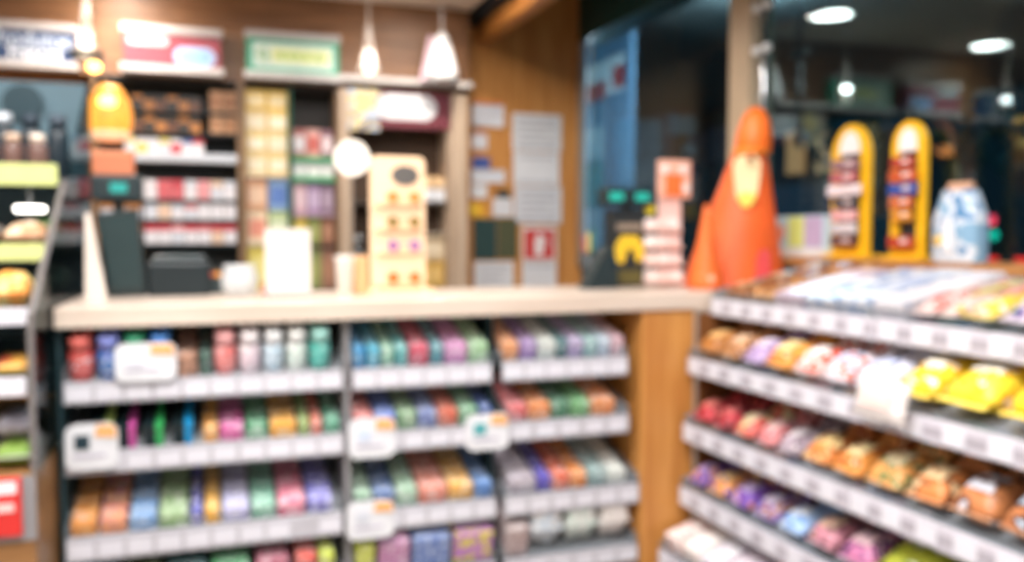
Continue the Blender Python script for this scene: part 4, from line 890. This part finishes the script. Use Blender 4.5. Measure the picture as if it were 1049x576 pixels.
# red offer board
t = T('offer_board', 'red price board with white figure four on the case base', 'sign', (-.908, 1.792, .64))
O('board', B((XR-.25, -.006, .008), (XR-.022, 0, .118), .001), mat('#d2302c', .5), t)
O('white_bar', B((XR-.24, -.008, .088), (XR-.03, -.0062, .11)), mat('#e8e2e4', .5), t)
text('4', .07, mat('#f0ecec', .5), t, (XR-.085, -.008, .045))
O('cents_print', B((XR-.062, -.008, .055), (XR-.034, -.0062, .07)), mat('#f0c8c4', .5), t)

# ---------------------------------------------------------------- outside
ST('ground_outside', B((1.96, -6, -.2), (40, 40, -.05)), mat('#14181b', .5, scale=2))
ST('reflection_slab', B((1.97, 1.5, 2.62), (7.2, 14, 2.72)), mat('#56544f', .8))  # added slab imitating the shop ceiling mirrored in the glass
for i, (x, y, lab) in enumerate(((.94, 3.48, 'round downlight in the lowered ceiling nearer the window'), (-.34, 3.74, 'round downlight in the lowered ceiling above the till'))):
    l = bpy.data.lights.new('downlight', 'SPOT'); l.energy = 22; l.spot_size = R(150); l.spot_blend = .5; l.color = (1, .9, .8); l.shadow_soft_size = .09
    t = T('ceiling_downlight', lab, 'light', (x, y, ZL), group='downlights over the back cabinets')
    O('rim', G().lathe([(.095, -.012), (.118, -.01), (.118, 0), (.095, 0), (.095, -.012)], (0, 0, -.001), 28), WHITE, t)
    O('diffuser', G().lathe([(0, -.008), (.095, -.008), (.095, -.002), (0, -.002)], (0, 0, -.001), 28), mat('#fff6ea', .5, emit=55), t)
    lo = bpy.data.objects.new('downlight', l); COL.objects.link(lo); lo.parent = t; lo.location = (0, 0, -.02)
# advertising column
t = T('advertising_panel', 'blue panel with a red and white poster outside the left pane', 'panel', (2.6, 5.18, 0))
O('panel', B((.002, 0, -.05), (.04, 1.2, 2.6), .01), mat('#668aa8', .5), t)
def onx(u0, v0, u1, v1, c, nm):
    a = ax(u0, (v0+v1)/2, 2.6); b = ax(u1, (v0+v1)/2, 2.6); zt = ax((u0+u1)/2, v0, 2.6).z; zb = ax((u0+u1)/2, v1, 2.6).z
    O(nm, B((-.008, b.y-5.18, zb), (.001, a.y-5.18, zt)), mat(c, .5), t)
onx(600, 62, 640, 98, '#f0e9ea', 'poster'); 
a = ax(602, 85, 2.59); b = ax(620, 85, 2.59); O('red_print', B((-.012, b.y-5.18, 2.16), (-.0085, a.y-5.18, 2.28)), mat('#c83c40', .5), t)
a = ax(628, 78, 2.59); b = ax(639, 78, 2.59); O('red_print', B((-.012, b.y-5.18, 2.2), (-.0085, a.y-5.18, 2.34)), mat('#c83c40', .5), t)
onx(597, 132, 618, 165, '#c4ccd4', 'white_notice'); onx(596, 214, 616, 256, '#d4ccd4', 'white_notice'); onx(600, 167, 618, 212, '#7ea4a8', 'pale_notice')
# grey street boards
for i, (X, u0, u1, v0, v1, c, lab) in enumerate(((5.0, 652, 688, 90, 230, '#50566a', 'grey board left of the dark post outside the left pane'), (6.0, 702, 752, 66, 120, '#73778c', 'upper pale grey shutter outside beside the mullion'), (5.6, 706, 752, 132, 165, '#5c6478', 'lower grey shutter outside beside the mullion'))):
    a = ax(u0, (v0+v1)/2, X); b = ax(u1, (v0+v1)/2, X); zt = ax((u0+u1)/2, v0, X).z; zb = ax((u0+u1)/2, v1, X).z
    t = T('street_board', lab, 'board', (X, b.y, zb), group=None)
    O('panel', B((0, 0, 0), (.08, a.y-b.y, zt-zb), .01), mat(c, .6), t)
    for k in range(1, 4): O('rib', B((-.01, .01, (zt-zb)*k/4-.01), (0, a.y-b.y-.01, (zt-zb)*k/4+.01)), mat(shade(c, .8), .6), t)
    O('post', B((.02, (a.y-b.y)/2-.03, -zb-.05), (.06, (a.y-b.y)/2+.03, -.002)), mat('#2c3440', .6), t)
# shopfront across the street
t = T('shopfront_building', 'dark shopfront across the street with warm lit windows and small neon sign', 'building', (13.0, 9, -.05))
O('facade', B((.1, -16, 0), (3, 32, 6.5)), mat('#1c2c34', .8), t)
def fac(u0, v0, u1, v1, c, nm, em=0, dx=0, lab=None):
    a = ax(u0, (v0+v1)/2, 13); b = ax(u1, (v0+v1)/2, 13); zt = ax((u0+u1)/2, v0, 13).z; zb = ax((u0+u1)/2, v1, 13).z
    return O(nm, B((-.02-dx, b.y-9, zb+.05), (.1, a.y-9, zt+.05), .01), mat(c, .6, emit=em*3), t, label=lab)
fac(806, 132, 822, 178, '#c98a58', 'lit_window', .45, 0, 'warm lit window'); fac(836, 132, 850, 176, '#c99468', 'lit_window', .4, 0, 'warm lit window')
fac(952, 150, 972, 160, '#d8743c', 'neon_sign', .8, .02, 'small orange neon sign'); fac(770, 190, 850, 258, '#24465c', 'shutter', .03)
for k in range(5): fac(800+k*46, 128-k*1, 836+k*46, 134, '#51626e', 'awning_edge', 0, .1)
for (x, y, h) in ((10.2, 11.6, 5.2), (10.4, 8.8, 5.6)):
    t = T('street_tree', f'dark leafy tree outside, {"nearer the yellow stands" if y > 10 else "behind the traffic light"}', 'tree', (x, y, -.05), group=None)
    O('trunk', G().lathe([(0, 0), (.14, 0), (.1, 1.5), (.06, 3), (0, 3.2)], seg=10), mat('#20282a', .8), t)
    g = G(); rnd = random.Random(int(y*10))
    for i in range(650):
        A, Bq, rr = rnd.uniform(0, 6.28), rnd.uniform(-1, 1), rnd.uniform(.4, 1)**.5
        c = Vector((1.4*rr*math.cos(A)*math.sqrt(1-Bq*Bq), 1.4*rr*math.sin(A)*math.sqrt(1-Bq*Bq), 3.3+1.25*rr*Bq))
        M3 = Euler((rnd.uniform(0, 6), rnd.uniform(0, 6), 0)).to_matrix(); s = rnd.uniform(.08, .16)
        vs = [g.bm.verts.new(c+M3 @ Vector(p)*s) for p in ((-1, 0, 0), (0, -.5, .1), (1, 0, 0), (0, .5, .1))]; g.bm.faces.new(vs)
    O('crown', g, mat('#1f4a4a', .7), t)
# traffic light and car
t = T('traffic_light', 'traffic light glowing red above teal green at the far right', 'traffic light', (8.5, ax(1020, 235, 8.5).y, -.05))
zz = ax(1018, 226, 8.5).z+.05; z2 = ax(1023, 241, 8.5).z+.05
O('pole', G().cyl((.06, 0, zz/2+.1), .04, zz+.2), mat('#20282c', .6), t)
hs = O('housing', B((-.05, -.11, z2-.13), (.06, .11, zz+.12), .02), BLACK, t)
O('red_lamp', G().cyl((-.055, .012, zz), .062, .012, (0, R(90), 0)), mat('#ff3c50', .5, emit=3.2), hs)
O('green_lamp', G().cyl((-.055, -.03, z2), .058, .012, (0, R(90), 0)), mat('#10d0a8', .5, emit=1.8), hs)
cyy = 6.9; cx = 7.6
p1 = ax(1015, 265, cx); p2 = ax(1047, 268, cx)
t = T('parked_car', 'dark car outside with small red tail lights low at the right', 'car', (cx, (p1.y+p2.y)/2, -.05))
O('body', G().prism([(-.85, .25), (.85, .25), (.88, .7), (.8, .9), (-.8, .9), (-.88, .7)], 3.8, (0.02, 0, 0), (0, 0, R(-90))), mat('#141b22', .3), t)
O('cabin', G().prism([(-.75, .9), (.75, .9), (.6, 1.0), (-.6, 1.0)], 2.0, (.5, 0, 0), (0, 0, R(-90))), mat('#0c1216', .1), t)
hz = (p1.z+p2.z)/2+.05; dy = (p1.y-p2.y)/2
for s in (1, -1): O('tail_light', G().box((0.0, s*dy, hz), (.03, .16, .06), .01), mat('#ff2a20', .4, emit=2.5), t)
for s in (1, -1):
    for x in (.7, 3.1): O('wheel', G().cyl((x, s*.8, .3), .3, .18, (R(90), 0, 0)), BLACK, t)

# ---------------------------------------------------------------- lights
for i, (x, y, e_, lab) in enumerate(((3.0, 4.3, 130, 'added unseen lamp outside lighting the grey street boards'),)):
    t = T('board_fill_lamp', lab, 'lamp', (x, y, 2.619))  # added above the frame to brighten the dark street boards
    O('housing', G().cyl((0, 0, -.015), .08, .03), STEEL, t, smooth=False)
    O('lamp_glass', G().cyl((0, 0, -.033), .06, .008), mat('#e4f0ff', .5, emit=3), t)
    l = bpy.data.lights.new('board_fill_light', 'POINT'); l.energy = e_; l.color = (.62, .82, 1); l.shadow_soft_size = .05
    lo = bpy.data.objects.new('board_fill_light', l); COL.objects.link(lo); lo.parent = t; lo.location = (0, 0, -.09)
t = T('panel_fill_lamp', 'added lamp post hidden behind the wall corner lighting the blue panel', 'lamp', (2.0, 4.95, -.05))  # added out of sight behind the wall to light the panel face
O('pole', G().cyl((0, 0, .85), .03, 1.7), STEEL, t)
O('lamp_glass', G().lathe([(0, 1.701), (.035, 1.702), (.045, 1.8), (.03, 1.86), (0, 1.87)]), mat('#e4f0ff', .5, emit=2), t)
l = bpy.data.lights.new('panel_fill_light', 'POINT'); l.energy = 26; l.color = (.7, .86, 1); l.shadow_soft_size = .05
lo = bpy.data.objects.new('panel_fill_light', l); COL.objects.link(lo); lo.parent = t; lo.location = (.05, 0, 1.95)
t = T('street_fill_lamp', 'added lamp post out of view brightening the scene outside', 'street lamp', (4.6, .4, -.05))  # invented lamp beyond the frame, lifts the dark exterior
O('pole', G().lathe([(0, 0), (.07, 0), (.045, 4.2), (0, 4.2)]), mat('#2c3438', .5), t)
O('lamp_head', G().lathe([(0, 4.2), (.16, 4.22), (.2, 4.3), (.05, 4.42), (0, 4.43)]), mat('#3c4448', .5), t)
O('lamp_glass', G().lathe([(0, 4.12), (.1, 4.14), (.13, 4.215), (0, 4.219)]), mat('#dcecff', .5, emit=3), t)
l = bpy.data.lights.new('street_fill_light', 'POINT'); l.energy = 260; l.color = (.55, .78, 1); l.shadow_soft_size = .12
lo = bpy.data.objects.new('street_fill_light', l); COL.objects.link(lo); lo.parent = t; lo.location = (0, 0, 3.9)
def panel(x, y, e, lab, z=ZC, sx=1.1, sy=.3, col=(1, .965, .95)):
    t = T('ceiling_light', lab, 'light', (x, y, z), group='ceiling light panels')
    O('frame', B((-sx/2-.02, -sy/2-.02, -.02), (sx/2+.02, sy/2+.02, -.001)), WHITE, t)
    O('diffuser', B((-sx/2, -sy/2, -.026), (sx/2, sy/2, -.0205)), mat('#fff8ee', .5, emit=2), t)
    l = bpy.data.lights.new('panel_light', 'AREA'); l.shape = 'RECTANGLE'; l.size = sx; l.size_y = sy; l.energy = e; l.color = col
    o = bpy.data.objects.new('panel_light', l); COL.objects.link(o); o.parent = t; o.location = (0, 0, -.03)
KL = 1.45
panel(-.1, .6, 42*KL, 'ceiling light panel over the aisle by the camera')
panel(-.1, -.8, 34*KL, 'ceiling light panel farther back in the shop')
panel(.3, 1.7, 13*KL, 'ceiling light panel right above the counter front')
panel(-1.6, 1.2, 24*KL, 'ceiling light panel over the left side of the shop')
def spot(x, y, z, tx, ty, tz, e, ang, lab, col=(1, .88, .74)):
    t = T('spot_lamp', lab, 'lamp', (x, y, z), group=None)
    d = (Vector((tx, ty, tz))-Vector((x, y, z))).normalized(); qd = d.to_track_quat('-Z', 'Y').to_euler()
    O('housing', G().lathe([(0, .0), (.03, 0), (.034, -.1), (.03, -.1), (.026, -.01), (0, -.01)], (0, 0, 0), 18, qd), WHITE, t)
    O('mount', G().cyl((0, 0, .02), .012, .06), WHITE, t)
    l = bpy.data.lights.new('spot', 'SPOT'); l.energy = e; l.spot_size = R(ang); l.spot_blend = .6; l.color = col; l.shadow_soft_size = .03
    o = bpy.data.objects.new('spot', l); COL.objects.link(o); o.parent = t; o.rotation_euler = qd; o.location = d*.11
spot(.42, 1.75, 2.69, .44, 2.2, 1.1, 28, 34, 'white ceiling spot aimed at the sunglasses rack')
spot(1.2, 1.2, 2.69, 1.45, 2.2, 1.2, 13, 34, 'white ceiling spot aimed at the orange gnome')

w = bpy.data.worlds.new('dusk'); S.world = w; w.use_nodes = True
w.node_tree.nodes['Background'].inputs[0].default_value = (.10, .2, .27, 1); w.node_tree.nodes['Background'].inputs[1].default_value = 3.2

cam = bpy.data.cameras.new('camera'); co = bpy.data.objects.new('camera', cam); COL.objects.link(co)
co.location = (0, 0, H); co.rotation_euler = (math.pi/2-PITCH, 0, -YAW)
cam.sensor_width = 36; cam.lens = F/1049*36; cam.clip_start = .02
cam.dof.use_dof = True; cam.dof.focus_distance = .26; cam.dof.aperture_fstop = 8.4
S.camera = co
S.view_settings.view_transform = 'Standard'; S.view_settings.look = 'None'; S.view_settings.gamma = 1; S.view_settings.use_curve_mapping = False
S.view_settings.exposure = .33
S.cycles.use_denoising = True
S.cycles.max_bounces = 8; S.cycles.transparent_max_bounces = 16
